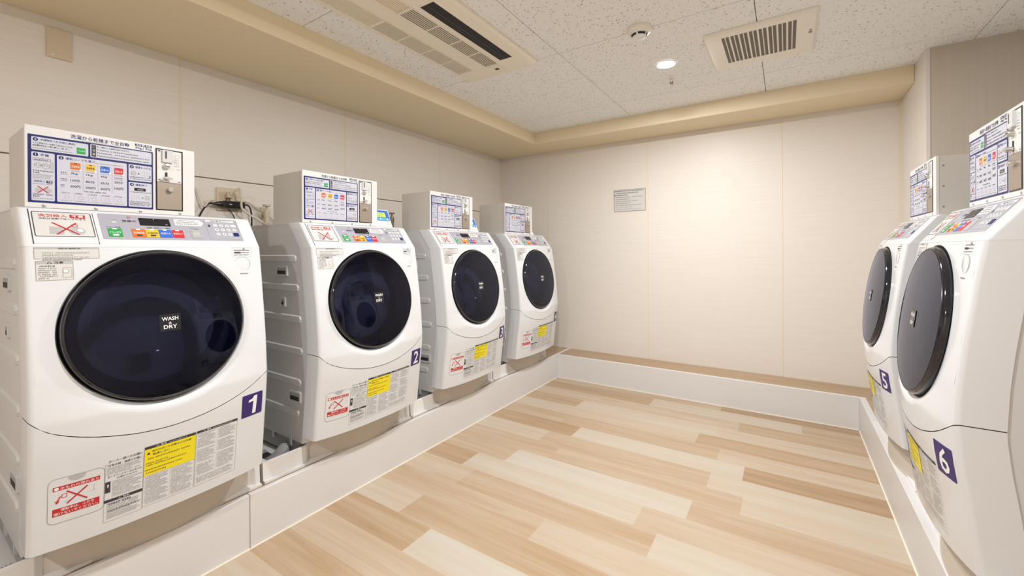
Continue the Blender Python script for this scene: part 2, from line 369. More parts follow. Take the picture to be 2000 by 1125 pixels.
struct('trim_5', mb, 'thin cream bead of sealant where kerbs meet the floor', 'trim')

# walls
ZG = 1.516
mb = MB()
mb.box((XW-.10, YF, -.03), (XW-.006, YW+.1, ZS+.12), 'gap')
ys = [YF, -0.99, -0.07, 0.85, 1.775, 2.705, YW]
for a, b in zip(ys, ys[1:]):
    mb.box((XW-.006, a, -.03), (XW, b, ZG-.003), 'wall_x'); mb.box((XW-.006, a, ZG+.003), (XW, b, ZS+.12), 'wall_x')
struct('wall_left', mb, 'warm white panelled wall behind the left washers', 'wall')
n = 6
for q in ys[1:-1]:
    sbox('trim_%d' % n, (XW, q-.005, ZG+.003), (XW+.0015, q+.005, ZS), 'joint', 'cream vertical joint strip on the left wall', 'trim'); n += 1
sbox('wall_back', (XW-.1, YW, -.03), (XRR+.1, YW+.1, ZC+.05), 'wall_y', 'plain warm white panelled back wall', 'wall')
for q in (-1.945, -.985, -.025):
    sbox('trim_%d' % n, (q-.004, YW-.0015, ZK), (q+.004, YW, ZS), 'joint', 'cream vertical joint strip on the back wall', 'trim'); n += 1
sbox('trim_%d' % n, (XRW-.012, YW-.012, ZK), (XRW, YW, ZS), 'joint', 'cream corner bead between back wall and right stub wall', 'trim'); n += 1
sbox('trim_%d' % n, (XW, YW-.008, ZK), (XW+.008, YW, ZS), 'joint', 'cream corner bead between left wall and back wall', 'trim'); n += 1
sbox('wall_right', (XRW, YST, -.03), (XRR+.1, YW, ZC+.05), 'wall_y', 'short stub wall beside the back right corner', 'wall')
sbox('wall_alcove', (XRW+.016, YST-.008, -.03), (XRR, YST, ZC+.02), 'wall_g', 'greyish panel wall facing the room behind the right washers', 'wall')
sbox('trim_%d' % n, (XRW, YST-.010, ZK), (XRW+.016, YST, ZC), 'wall_y', 'narrow beige edge strip on the stub wall end', 'trim'); n += 1
sbox('wall_alcove.001', (XRR, YF, -.03), (XRR+.1, YST, ZC+.05), 'wall_x', 'wall behind the right washers', 'wall')
sbox('wall_front', (XW-.1, YF-.1, -.03), (XRR+.1, YF, ZC+.05), 'wall_y', 'wall behind the viewpoint', 'wall')
# ceiling, boards with fine joints
mb = MB()
mb.box((XW-.1, YF-.1, ZC+.012), (XRR+.1, YW+.1, ZC+.06), 'gap')
xs = [-2.9, -1.93, -1.02, -.11, .80, XRR+.1]; cy = [2.035+.915*k for k in range(-5, 3)]
cy = [YF-.1]+[q for q in cy if YF < q < YW]+[YW+.1]; g2 = .0017
for a, b in zip(xs, xs[1:]):
    for c, d in zip(cy, cy[1:]): mb.box((a+g2, c+g2, ZC), (b-g2, d-g2, ZC+.0119), 'ceil')
struct('ceiling', mb, 'speckled off-white ceiling boards', 'ceiling')
sbox('soffit_left', (XW, YF, ZS), (XS, YW, ZC+.001), 'soffit', 'cream bulkhead along the top of the left wall', 'bulkhead', .004)
sbox('soffit_back', (XS-.001, YS, ZS), (XRW, YW, ZC+.001), 'soffit', 'cream bulkhead along the top of the back wall', 'bulkhead', .004)

# ------------------------------------------------------------------ washing machine
W = .595; CS, CZ, CR = .283, .909, .2265
KN = [(.30, .046), (.332, .042), (.5, .022), (.60, .008), (.683, 0), (.80, .006), (.90, .0165), (.984, .028), (1.07, .039), (1.149, .052), (1.255, .135), (1.4, .25)]
def lerp(tab, x):
    for (a, fa), (b, fb) in zip(tab, tab[1:]):
        if x <= b: return fa+(fb-fa)*(x-a)/(b-a)
    return tab[-1][1]
def D(z): return lerp(KN, z)
BOW = [(.30, .036), (.332, .036), (.60, .038), (.683, .034), (.76, .022), (.90, .012), (1.149, .007), (1.255, 0), (1.4, 0)]
def D2(s, z): return D(z)-lerp(BOW, z)*(1-min(1, abs(s-.2975)/.2975)**2.5)
SEAM = [(-.01, .699), (0, .695), (.021, .671), (.040, .656), (.064, .643), (.092, .631), (.121, .621), (.150, .6135), (.180, .6065), (.210, .601), (.245, .5975), (.275, .596), (.306, .5962), (.345, .5995), (.382, .605), (.418, .6125), (.452, .622), (.492, .636), (.53, .653), (.571, .678), (.595, .695), (.61, .699)]
def seam(s): return lerp(SEAM, s)
def P(s, d, z): return Vector((s-.2975, d-.36, z-.225))
face = lambda s, z, off=0: P(s, D2(s, z)-off, z)
def sf(du, dv): return lambda s, z, off=0: face(s+du, z+dv, off)
def slope(s, t, off=0):        # control slope, t measured along it from its lower edge
    nz = .6166; nd = .7873     # unit normal components (up, out)
    z = 1.149+t*.7873
    return P(s, D2(s, z)-off*nd, z+off*nz)
def T(z): return (z-1.149)/.7873
BO = Vector((0, 0, 0))
def boxf(s, t, off=0): return P(.018+s, .145-off, 1.262+t)

mach = empty('washing_machine', (0, 0, 0))

# cabinet
mb = MB(); zz = [.30+.0325*k for k in range(30)]; zz = [z for z in zz if z < 1.255]+[1.255]
prof = [(D(z)+.085, z) for z in zz]
prof = prof+[(.755, 1.255), (.755, .30)]
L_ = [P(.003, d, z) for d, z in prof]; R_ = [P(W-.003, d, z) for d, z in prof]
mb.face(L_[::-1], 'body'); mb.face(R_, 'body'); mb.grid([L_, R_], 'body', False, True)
for side in (0,):
    sx = .003 if side == 0 else W-.003; sg = -1 if side == 0 else 1
    for zc in (1.10, .972, .836, .697, .560, .425):
        for_pts = [(.70, zc-.015), (.70, zc+.018)]+[(D(zc)+.125+.016-.016*math.cos(math.radians(a)), zc+.0015+.0165*math.sin(math.radians(a))) for a in (90, 50, 0, -50, -90)]
        a = [P(sx, p[0], p[1]) for p in for_pts]
        cd = sum(p[0] for p in for_pts)/len(for_pts)
        b = [P(sx+sg*.005, p[0]+(.004 if p[0] < .3 else -.004), zc+(p[1]-zc)*.72) for p in for_pts]
        mb.face(b, 'body'); mb.grid([a, b], 'body', False, True)
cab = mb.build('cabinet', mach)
for side in (0,):
    fn = (lambda d, z, off: P(.003-off, d, z)) if side == 0 else (lambda d, z, off: P(W-.003+off, d, z))
    for (d0, d1, z0, z1) in ((.239, .327, 1.022, 1.068), (.256, .293, .885, .928), (.138, .227, .472, .522)):
        q = MB(); q.plate(fn, d0, d1, z0, z1, .006, 0, .0065, 'body'); q.rrect(fn, d0+.008, d1-.008, z0+.008, z1-.008, .003, .0068, 'base')
        q.rect(fn, d0+.012, d1-.010, z0+.010, z0+.010+(z1-z0-.02)*.6, .0071, 'dark'); q.build('hand_grip', cab)
mb = MB(); mb.box(P(.012, .175, .232), P(W-.012, .74, .3005), 'base')
for a, b in ((.02, .18), (.53, .18), (.02, .69), (.53, .69)): mb.box(P(a, b, .2215), P(a+.045, b+.045, .2325), 'dark')
for k in range(3):
    for sx in (.0025, W-.0025-.006): mb.box(P(sx, .22+.15*k, .272), P(sx+.006, .235+.15*k, .345), 'body')
mb.build('base_frame', mach)

def side_strip(mb, z0f, z1f, mt='white', nrow=14):
    """rounded vertical edges and the returns to the cabinet"""
    r = .012
    for side in (0, 1):
        rows = []
        sx = 0.0 if side == 0 else W; zA = z0f(sx); zB = z1f(sx)
        for k in range(nrow+1):
            row = []
            for j in range(6):
                a = math.radians(90*j/5); ss = r-r*math.sin(a) if side == 0 else W-r+r*math.sin(a)
                z = z0f(ss)+(z1f(ss)-z0f(ss))*k/nrow; row.append(P(ss, D2(ss, z)+r-r*math.cos(a), z))
            z = zA+(zB-zA)*k/nrow; row.append(P(sx, D(z)+.088, z))
            si = .030 if side == 0 else W-.030; ze = z0f(si)+(z1f(si)-z0f(si))*k/nrow; row.insert(0, P(si, D2(si, ze)+.004, ze)); rows.append(row)
        mb.grid(rows, mt, True)
AX = Vector((0, -math.cos(math.radians(7.6)), math.sin(math.radians(7.6)))); DC = P(CS, .007, CZ)
U_ = Vector((1, 0, 0)); V_ = AX.cross(U_).normalized()
if V_.z < 0: V_ = -V_
# upper front panel round the door
mb = MB()
def inside(s, z): return .012 <= s <= W-.012 and z <= 1.1487 and z >= seam(s)+.0012
angs = [2*math.pi*k/160 for k in range(160)]
for c in [(a, b+.0012) for a, b in SEAM if .012 < a < W-.012]+[(e, q) for e in (.012, W-.012) for q in (.70, .72, .75, .80, .90, .984, 1.07, 1.11, 1.13, 1.14)]+[(W*k/14, 1.1487) for k in range(1, 14)]: angs.append(math.atan2(c[1]-CZ, c[0]-CS) % (2*math.pi))
for c in ((.012, 1.1487), (W-.012, 1.1487), (.012, seam(.012)+.0012), (W-.012, seam(W-.012)+.0012)):
    angs.append(math.atan2(c[1]-CZ, c[0]-CS) % (2*math.pi))
angs = sorted(set(round(a, 6) for a in angs))
rows = [[] for _ in range(17)]
for a in angs:
    lo, hi = .2, .6
    for _ in range(40):
        mid = (lo+hi)/2
        if inside(CS+mid*math.cos(a), CZ+mid*math.sin(a)): lo = mid
        else: hi = mid
    rb = lo; rc = min(.258, rb-.003)
    def plane(r_, off): return DC+U_*r_*math.cos(a)+V_*r_*math.sin(a)+AX*off
    for k, (rr_, kind) in enumerate(((CR+.004, -.06), (CR+.004, -.010), (CR+.0075, -.004), (0, .30), (0, .65), (0, .9), (rc, 1))+tuple((rc+(rb-rc)*q/10, 1) for q in range(1, 11))):
        if k < 3: rows[k].append(plane(rr_, kind)); continue
        r_ = rr_ if k > 5 else CR+.0075+(rc-CR-.0075)*(k-2)/4
        s_ = CS+r_*math.cos(a); z_ = CZ+r_*math.sin(a); rows[k].append(plane(r_, -.004).lerp(P(s_, D2(s_, z_), z_), kind))
mb.grid(rows, 'white', True, True)
side_strip(mb, lambda s: seam(s)+.0012, lambda s: 1.1487)
fp = mb.build('front_panel', mach, smooth_angle=50, weld=False)
# lower panel
mb = MB(); rows = []
for k in range(13):
    rows.append([face(.012+(W-.024)*j/30, .332+(seam(.012+(W-.024)*j/30)-.0012-.332)*k/12) for j in range(31)])
mb.grid(rows, 'white', True)
side_strip(mb, lambda s: .332, lambda s: seam(s)-.0012)
mb.grid([rows[0], [P(p.x+.2975, .13, .332) for p in rows[0]]], 'white', False)
lp = mb.build('lower_panel', mach, smooth_angle=50, weld=False)
# dark backing behind seams
mb = MB()
for k in range(30):
    a, b = .012+(W-.024)*k/30, .012+(W-.024)*(k+1)/30
    mb.face([face(a, seam(a)-.003, -.009), face(b, seam(b)-.003, -.009), face(b, seam(b)+.003, -.009), face(a, seam(a)+.003, -.009)], 'dark')
for sx in (.0015, W-.0015): mb.face([P(sx, .012, .69), P(sx, .088, .69), P(sx, .088, .70), P(sx, .012, .70)], 'dark')
mb.build('panel_seam', mach)
# control console
mb = MB(); r = .012; rows = []
for (z, dd) in ((1.149, None), (1.17, None), (1.20, None), (1.23, None), (1.2525, None), (1.2575, .139), (1.26, .147)):
    g_ = (lambda s_: D2(s_, z)) if dd is None else (lambda s_: dd)
    row = [P(0, g_(0)+.09, z)]
    row += [P(r-r*math.sin(math.radians(90-18*j)), g_(r)+r-r*math.cos(math.radians(90-18*j)), z) for j in range(6)]
    row += [P(r+(W-2*r)*k/14, g_(r+(W-2*r)*k/14), z) for k in range(1, 14)]
    row += [P(W-r+r*math.sin(math.radians(18*j)), g_(W-r)+r-r*math.cos(math.radians(18*j)), z) for j in range(6)]
    row += [P(W, g_(W)+.09, z)]; rows.append(row)
mb.grid(rows, 'white', True); top = rows[-1]; mb.face([top[k] for k in range(len(top))], 'white')
mb.box(P(.002, .225, 1.2545), P(W-.002, .755, 1.2598), 'body')
mb.face([P(.004, .062, 1.143), P(W-.004, .062, 1.143), P(W-.004, .062, 1.156), P(.004, .062, 1.156)], 'white')
con = mb.build('control_console', mach, smooth_angle=50, weld=False)
def child(mbx, name, parent, **k): return mbx.build(name, parent, **k)
# detergent drawer with its sticker
mb = MB(); mb.plate(slope, .0205, .1465, T(1.157), T(1.254), .002, 0, .0012, 'white')
mb.rect(slope, .0185, .0202, T(1.156), T(1.255), .0007, 'ink'); mb.rect(slope, .1468, .1482, T(1.156), T(1.250), .0007, 'ink')
dd_ = child(mb, 'detergent_drawer', con)
mb = MB(); f2 = lambda u, v, off=0: slope(.024+u, T(1.176)+v, .0012+off); HW, HH = .119, T(1.248)-T(1.176)
mb.plate(f2, 0, HW, 0, HH, .005, 0, .0006, 'lab'); mb.frame(f2, 0, HW, 0, HH, .005, .0018, .0010, 'ink')
mb.text(f2, '洗剤投入', .012, .069, .0715, .011, .0011, 'red'); mb.rrect(f2, .074, .106, .070, .0835, .0025, .0010, 'red'); mb.text(f2, '不要', .078, .102, .0725, .009, .0014, 'pwhite')
mb.text(f2, '洗剤は自動で投入されます', .012, .107, .0630, .0055, .0011, 'ink', .005)
mb.raw([f2(*p, .0010) for p in ((.028, .010), (.056, .008), (.057, .034), (.030, .037))], [(0, 1, 2, 3)], 'grey')
mb.disc(f2, .083, .022, .017, .0010, 'grey', ry=.014); mb.frame(f2, .074, .086, .036, .047, .003, .0015, .0012, 'red')
mb.disc(f2, .090, .024, .006, .0013, 'paper', ry=.006)
mb.line(f2, (.036, .051), (.086, .008), .0035, .0016, 'red'); mb.line(f2, (.084, .051), (.042, .008), .0035, .0018, 'red')
tag(child(mb, 'detergent_notice', con), 'white sticker with red cross over a detergent scoop')
# grey operation panel
mb = MB(); mb.plate(slope, .159, .544, T(1.172), T(1.2515), .004, 0, .0009, 'silv')
mb.frame(slope, .437, .540, T(1.178), T(1.249), .002, .0008, .0012, 'inkg'); mb.rect(slope, .440, .532, T(1.2415), T(1.2475), .0011, 'paper')
mb.text(slope, '暗証番号ボタン', .455, .520, T(1.2425), .005, .0014, 'ink', .005)
mb.text(slope, '営業中', .212, .246, T(1.227), .0085, .0013, 'ink'); mb.ring(slope, .230, T(1.2425), .0045, .0014, .0013, 'red')
mb.rect(slope, .186, .200, T(1.232), T(1.233), .0012, 'inkg'); mb.rect(slope, .187, .198, T(1.223), T(1.2285), .0012, 'paper2')
mb.text(slope, 'ドラム洗浄', .172, .204, T(1.2073), .0045, .0013, 'ink', .004); mb.text(slope, '洗濯・乾燥コース選択', .268, .330, T(1.2085), .0055, .0013, 'ink', .005)
mb.greek(slope, .385, .415, T(1.2105), .0042, .0013, 'ink')
mb.rrect(slope, .347, .424, T(1.2225), T(1.2445), .003, .0012, 'paper'); mb.face([slope(.424, T(1.2245), .0012), slope(.432, T(1.2335), .0012), slope(.424, T(1.2425), .0012)], 'paper')
for k, q in enumerate((1.2385, 1.2325, 1.2265)): mb.greek(slope, .352+.006*(k == 0), .424, T(q), .005, .0015, 'ink', .95 if k else .8, k)
mb.rrect(slope, .5165, .5345, T(1.2235), T(1.2325), .004, .0014, 'paper'); mb.rrect(slope, .444, .451, T(1.222), T(1.228), .001, .0014, 'ink'); mb.ring(slope, .4475, T(1.229), .0028, .001, .0014, 'ink', 12)
cp = child(mb, 'operation_panel', con)
mb = MB(); mb.plate(slope, .2535, .3335, T(1.2175), T(1.242), .002, .0009, .0022, 'black'); mb.rect(slope, .320, .325, T(1.2215), T(1.223), .0024, 'paper'); mb.disc(slope, .292, T(1.2385), .0012, .0024, 'paper', 10)
tag(child(mb, 'display_window', con), 'black display window')
for (a, b, mt, txt, lab, extra) in ((.173, .2045, 'green', 'ドラム洗浄', 'green button', 1), (.228, .2605, 'orange', '洗濯乾燥', 'orange button', 1), (.262, .2945, 'gold', '洗濯乾燥', 'yellow button', 2), (.296, .3285, 'bblue', '洗濯のみ', 'blue button', 0), (.3305, .3615, 'btred', '乾燥のみ', 'red button', 0)):
    mb = MB(); mb.plate(slope, a, b, T(1.179), T(1.205), .0015, .0009, .0022, mt); mid = (a+b)/2
    mb.rect(slope, mid-.005, mid+.005, T(1.2015), T(1.2052), .0025, 'pwhite')
    mb.text(slope, txt, a+.003, b-.003, T(1.1895), .0075, .0025, 'ink' if mt == 'gold' else 'pwhite', .004)
    if extra: mb.rrect(slope, mid-.007, mid+.007, T(1.182), T(1.187), .002, .0025, 'pwhite' if extra == 1 and mt == 'green' else 'ink')
    tag(child(mb, 'course_button', con), lab)
mb = MB(); mb.plate(slope, .383, .4165, T(1.1785), T(1.208), .003, .0009, .0024, 'grey'); mb.frame(slope, .386, .413, T(1.1815), T(1.205), .002, .0012, .0026, 'inkg'); mb.greek(slope, .390, .412, T(1.192), .005, .0027, 'paper')
tag(child(mb, 'finish_button', con), 'grey button')
for r_, row in enumerate((('1', '2', '3'), ('4', '5', '6', '0'), ('7', '8', '9'))):
    for c_, ch in enumerate(row):
        u, v = .467+.0193*c_, T(1.2275)-r_*.0205
        mb = MB(); mb.disc(slope, u, v, .0065, .0022, 'paper', 16); mb.lathe(slope(u, v, .0009), slope(0, 0, 1)-slope(0, 0, 0), [(.0065, 0), (.0065, .0013)], 'paper', 16)
        mb.text(slope, ch, u-.003, u+.003, v-.0035, .007, .0024, 'ink', .01, 'c'); child(mb, 'number_key', con)
mb = MB(); mb.plate(slope, .5165, .5345, T(1.1895)-.001, T(1.1895)+.015, .002, .0009, .0024, 'blue'); tag(child(mb, 'number_key', con), 'dark blue key')

# door: rim, smoked glass, badge, inner bowl, gasket, drum
def doorf(u, v, off=0): return DC+U_*u+V_*v+AX*off
def dome(r): return .0265-.0115*(r/CR)**2.2
mb = MB(); mb.lathe(DC, AX, [(.205, -.03), (.222, -.03), (CR, -.022), (CR, .006), (CR-.002, .0115), (CR-.006, .0145)], 'rim', 96)
mb.lathe(DC, AX, [(CR-.006, .0145), (CR-.0085, .0135), (CR-.0095, .0155)], 'black', 96)
door = mb.build('door', mach)
mb = MB(); rs = [CR-.0095, .20, .17, .14, .11, .08, .05, .02, .0005]; mb.lathe(DC, AX, [(r, dome(r)-.001) for r in rs], 'glass', 96); tag(mb.build('door_glass', door), 'smoked glass disc')
mb = MB(); bf = lambda u, v, off=0: doorf(.008+u, .002+v, off+dome(.02))
mb.rect(bf, -.027, .027, -.026, .026, .0003, 'black'); mb.text(bf, 'WASH', -.021, .021, .006, .0115, .0008, 'pwhite', .015); mb.text(bf, '&', -.004, .004, -.005, .007, .0008, 'paper', 0); mb.text(bf, 'DRY', -.017, .017, -.019, .0115, .0008, 'pwhite', .015)
mb.build('door_badge', door)
mb = MB(); mb.lathe(DC, AX, [(.168, .000), (.150, .004), (.140, -.02), (.120, -.06), (.08, -.085), (.03, -.092), (.0005, -.093)], 'bowl', 64); tag(mb.build('inner_bowl', door), 'dark inner bowl')
mb = MB(); mb.lathe(DC, AX, [(.240, -.055), (.21, -.050), (.185, -.06), (.175, -.09), (.182, -.12)], 'gasket', 64); mb.build('door_gasket', mach)
mb = MB(); mb.lathe(DC, AX, [(.215, -.11), (.235, -.14), (.235, -.40), (.10, -.415), (.0005, -.40)], 'drum', 64)
for k in range(9):
    for j in range(6):
        a = math.radians(40*k+(j % 2)*20); rr = .05+.028*j; c = DC+AX*(-.398-.0)+U_*rr*math.cos(a)+V_*rr*math.sin(a)
        mb.face([c+AX*.006+U_*.006*math.cos(q*math.pi/4)+V_*.006*math.sin(q*math.pi/4) for q in range(8)], 'dark')
mb.build('drum', mach)

# things printed on the front panel
mb = MB(); mb.rect(sf(0, -.0068), .018, .144, 1.123, 1.154, .0006, 'lab'); mb.frame(sf(0, -.0068), .018, .144, 1.123, 1.154, .001, .0007, .0009, 'inkg'); mb.rect(sf(0, -.0068), .0185, .1435, 1.1487, 1.1535, .0008, 'grey')
mb.text(sf(0, -.0068), '洗濯物の量と運転時間の目安', .062, .106, 1.1485, .0042, .0012, 'ink', .003)
for k in range(4): mb.rect(sf(0, -.0068), .0185, .1435, 1.1415-.0063*k, 1.1418-.0063*k, .0009, 'grey'); mb.greek(sf(0, -.0068), .033, .13, 1.1370-.0062*k+.0052*(k > 9), .0042, .0009, 'inkg', (.95, .6, .95, .8)[k], k)
mb.build('guide_label', fp)
mb = MB(); mb.rect(face, .020, .090, 1.058, 1.1105, .0006, 'lab', nv=2); mb.frame(face, .020, .090, 1.058, 1.1105, .001, .0007, .0009, 'inkg'); mb.rect(face, .0205, .0895, 1.1015, 1.110, .0008, 'grey')
mb.text(face, '注意', .054, .071, 1.1028, .0062, .0012, 'ink', .01); mb.face([face(.040, 1.1028, .0012), face(.050, 1.1028, .0012), face(.045, 1.1092, .0012)], 'ink'); mb.face([face(.0425, 1.1038, .0015), face(.0475, 1.1038, .0015), face(.045, 1.1070, .0015)], 'paper')
for k in range(7): mb.greek(face, .0245, .060, 1.0945-.0055*k, .0042 if k else .0048, .0011, 'ink' if k == 0 else 'inkg', 1 if k != 6 else .6, k)
mb.frame(face, .069, .087, 1.065, 1.092, .001, .0006, .001, 'inkg'); mb.disc(face, .0755, 1.082, .0062, .0011, 'grey', 20); mb.disc(face, .075, 1.082, .0045, .0014, 'pwhite', 20)
mb.build('caution_label', fp)
mb = MB(); mb.frame(sf(-.0025, -.0066), .496, .562, 1.121, 1.154, .002, .0005, .0008, 'grey')
for k in range(3): mb.greek(sf(-.0025, -.0066), .502, .558, 1.143-.0085*k, .0045, .0008, 'ink', (1, .95, .9)[k], k)
mb.rrect(sf(-.0025, -.0066), .504, .524, 1.1335, 1.139, .001, .0011, 'ink'); mb.disc(sf(-.0025, -.0066), .536, 1.149, .004, .0008, 'inkg', 14); mb.build('door_notice', fp)
mb = MB(); c = sf(-0.004, 0)(.529, 1.088); mb.lathe(c+Vector((0, .003, 0)), (0, -1, .12), [(.0265, 0), (.0265, .0034), (.0255, .0034), (.0252, .0010)], 'grey', 40)
mb.lathe(c+Vector((0, .003, 0)), (0, -1, .12), [(.0250, .0010), (.0246, .0036), (.022, .0042), (.0005, .0044)], 'white', 40); mb.greek(sf(-0.004, 0), .519, .548, 1.0515, .0055, .0008, 'ink', 1, 5); mb.build('door_button', fp)

# lower panel: filter flap, printed warnings, number badge
mb = MB()
mb.frame(sf(-0.0045, 0.009), .039, .146, .396, .521, .014, .0009, .0009, 'inkg', 6); mb.rrect(sf(-0.0045, 0.009), .040, .145, .397, .520, .013, .0006, 'white')
mb.disc(sf(-0.0045, 0.009), .092, .519, .017, .0012, 'grey', 16, ry=.013, a0=180, a1=360)
mb.rect(sf(-0.0045, 0.009), .048, .1365, .487, .4985, .001, 'red'); mb.text(sf(-0.0045, 0.009), '水もれの恐れあり', .061, .134, .4885, .0078, .0013, 'pwhite', .005); mb.disc(sf(-0.0045, 0.009), .0545, .4925, .0045, .0013, 'pwhite', 14)
mb.rect(sf(-0.0045, 0.009), .048, .1365, .4165, .4375, .001, 'red'); mb.text(sf(-0.0045, 0.009), '運転中は、ふたを', .063, .126, .4285, .0075, .0013, 'pwhite', .005); mb.text(sf(-0.0045, 0.009), '開けないでください。', .051, .1335, .4185, .0075, .0013, 'pwhite', .005)
mb.frame(sf(-0.0045, 0.009), .064, .074, .464, .475, .001, .0012, .001, 'red'); mb.line(sf(-0.0045, 0.009), (.062, .470), (.056, .457), .003, .001, 'red'); mb.face([sf(-0.0045, 0.009)(.052, .459, .001), sf(-0.0045, 0.009)(.061, .457, .001), sf(-0.0045, 0.009)(.055, .450, .001)], 'red')
mb.line(sf(-0.0045, 0.009), (.068, .452), (.128, .463), .0007, .001, 'grey'); mb.line(sf(-0.0045, 0.009), (.125, .480), (.125, .462), .0007, .001, 'grey')
mb.line(sf(-0.0045, 0.009), (.073, .481), (.112, .445), .0034, .0014, 'red'); mb.line(sf(-0.0045, 0.009), (.112, .481), (.074, .446), .0034, .0016, 'red')
tag(mb.build('filter_flap', lp), 'rounded flap with red warning print')
def block(fn, mb, u0, u1, v0, v1, step, h, mt='inkg', seed=0, skip=()):
    k = 0; v = v1-h
    while v > v0:
        if k not in skip: mb.greek(fn, u0, u1, v, h, .0009, mt, (1, .9, 1, .7, .95)[(k+seed) % 5], seed+k)
        v -= step; k += 1
mb = MB(); mb.frame(sf(-0.0095, 0.016), .151, .235, .408, .516, .003, .0006, .0008, 'inkg'); mb.text(sf(-0.0095, 0.016), 'オーナー様へのお願い', .158, .232, .519, .0070, .0009, 'ink', .006); mb.rect(sf(-0.0095, 0.016), .156, .234, .505, .517, .0009, 'white')
mb.text(sf(-0.0095, 0.016), '日常点検・清掃のお願い', .158, .231, .5075, .0068, .0012, 'ink', .006); block(sf(-0.0095, 0.016), mb, .155, .232, .482, .503, .0052, .0036, 'inkg', 1)
mb.text(sf(-0.0095, 0.016), '糸くずフィルターのお手入れ', .157, .231, .4745, .006, .0011, 'ink', .004); mb.text(sf(-0.0095, 0.016), '水漏れのおそれ', .176, .222, .4665, .0052, .0011, 'ink', .004)
mb.rect(sf(-0.0095, 0.016), .1525, .163, .432, .464, .001, 'ink'); mb.text(sf(-0.0095, 0.016), '!', .156, .160, .447, .009, .0013, 'pwhite'); block(sf(-0.0095, 0.016), mb, .167, .233, .414, .463, .0053, .0036, 'inkg', 2)
mb.rect(sf(-0.0095, 0.016), .1505, .2345, .4025, .4105, .001, 'ink'); mb.text(sf(-0.0095, 0.016), '⚠ 警告', .180, .205, .4035, .0058, .0013, 'pwhite', .005)
mb.frame(sf(-0.0095, 0.016), .1505, .2345, .345, .404, .003, .0006, .0008, 'inkg'); block(sf(-0.0095, 0.016), mb, .157, .231, .350, .400, .0053, .0038, 'inkg', 3); mb.greek(sf(-0.0095, 0.016), .160, .215, .3935, .0052, .0011, 'ink'); mb.greek(sf(-0.0095, 0.016), .160, .231, .374, .0052, .0011, 'ink', 1, 4)
mb.build('warning_print', lp)
mb = MB(); mb.rect(sf(-0.0125, 0.017), .2395, .3685, .525, .533, .0008, 'ink'); mb.text(sf(-0.0125, 0.017), '⚠ 警告', .266, .292, .5262, .0058, .0011, 'pwhite', .005); mb.greek(sf(-0.0125, 0.017), .298, .350, .5265, .0045, .0011, 'grey')
mb.rect(sf(-0.0125, 0.017), .2395, .3685, .443, .525, .0008, 'yellow', nv=3); mb.text(sf(-0.0125, 0.017), '油分の付いた衣類などは洗濯・', .256, .361, .5125, .0068, .0011, 'ink', .004); mb.text(sf(-0.0125, 0.017), '乾燥しない', .259, .300, .502, .0068, .0011, 'ink', .004)
mb.face([sf(-0.0125, 0.017)(.244, .508, .0011), sf(-0.0125, 0.017)(.253, .508, .0011), sf(-0.0125, 0.017)(.2485, .516, .0011)], 'ink')
mb.greek(sf(-0.0125, 0.017), .248, .355, .4925, .0048, .0011, 'ink', 1, 1); mb.greek(sf(-0.0125, 0.017), .244, .300, .4785, .0050, .0011, 'ink', 1, 2); mb.greek(sf(-0.0125, 0.017), .244, .345, .472, .0042, .0011, 'ink', 1, 3); mb.greek(sf(-0.0125, 0.017), .242, .335, .4585, .0045, .0011, 'ink', 1, 4); mb.greek(sf(-0.0125, 0.017), .244, .295, .449, .0045, .0011, 'ink', 1, 5)
mb.frame(sf(-0.0125, 0.017), .2385, .3690, .3475, .534, .003, .0006, .0007, 'inkg'); mb.rect(sf(-0.0125, 0.017), .3035, .3038, .352, .441, .0009, 'inkg')
block(sf(-0.0125, 0.017), mb, .243, .300, .352, .440, .0054, .0037, 'inkg', 5); block(sf(-0.0125, 0.017), mb, .307, .365, .352, .440, .0054, .0037, 'inkg', 6)
tag(mb.build('warning_print', lp), 'yellow warning print')
mb = MB(); mb.rect(sf(-0.0145, 0.014), .374, .4985, .529, .5365, .0008, 'ink'); mb.text(sf(-0.0145, 0.014), '⚠ 警告', .392, .415, .530, .0056, .0011, 'pwhite', .005); mb.greek(sf(-0.0145, 0.014), .420, .490, .5305, .0045, .0011, 'grey')
mb.frame(sf(-0.0145, 0.014), .3725, .4985, .351, .537, .003, .0006, .0007, 'inkg'); mb.rect(sf(-0.0145, 0.014), .4345, .4348, .385, .528, .0009, 'inkg')
block(sf(-0.0145, 0.014), mb, .377, .431, .382, .526, .0054, .0037, 'inkg', 7, (9, 18)); block(sf(-0.0145, 0.014), mb, .438, .494, .382, .526, .0054, .0037, 'inkg', 8, (7, 15)); block(sf(-0.0145, 0.014), mb, .377, .490, .355, .380, .0054, .0037, 'inkg', 9)
mb.build('warning_print', lp)

# coin box on top
cb = empty('coin_box', (0, 0, 0)); cb.parent = mach; bpy.data.objects.remove(cb)
mb = MB(); mb.box(P(.018, .1555, 1.2605), P(.415, .39, 1.489), 'boxside_shaded'); casing = mb
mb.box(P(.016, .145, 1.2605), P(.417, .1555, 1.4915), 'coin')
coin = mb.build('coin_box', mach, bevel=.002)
tag(coin, 'white steel box with blue instruction panel')
mb = MB(); X0, X1, Y0, Y1 = .004, .281, .013, .204; bp = lambda u, v, off=0: boxf(u, v, off)
mb.plate(bp, X0, X1, Y0, Y1, .001, 0, .0008, 'blue')
def cell(u0, u1, v0, v1, mt='paper2'): mb.rrect(bp, u0, u1, v0, v1, .003, .0011, mt)
cell(.0105, .1255, .161, .198); cell(.130, .277, .161, .2005); cell(.0105, .0555, .0185, .1555); cell(.060, .2145, .0185, .1545); cell(.2185, .277, .1025, .1545); cell(.2185, .277, .0185, .0975)
mb.text(bp, '洗濯から乾燥まで全自動', .088, .2205, .2085, .0125, .0004, 'blue', .012)
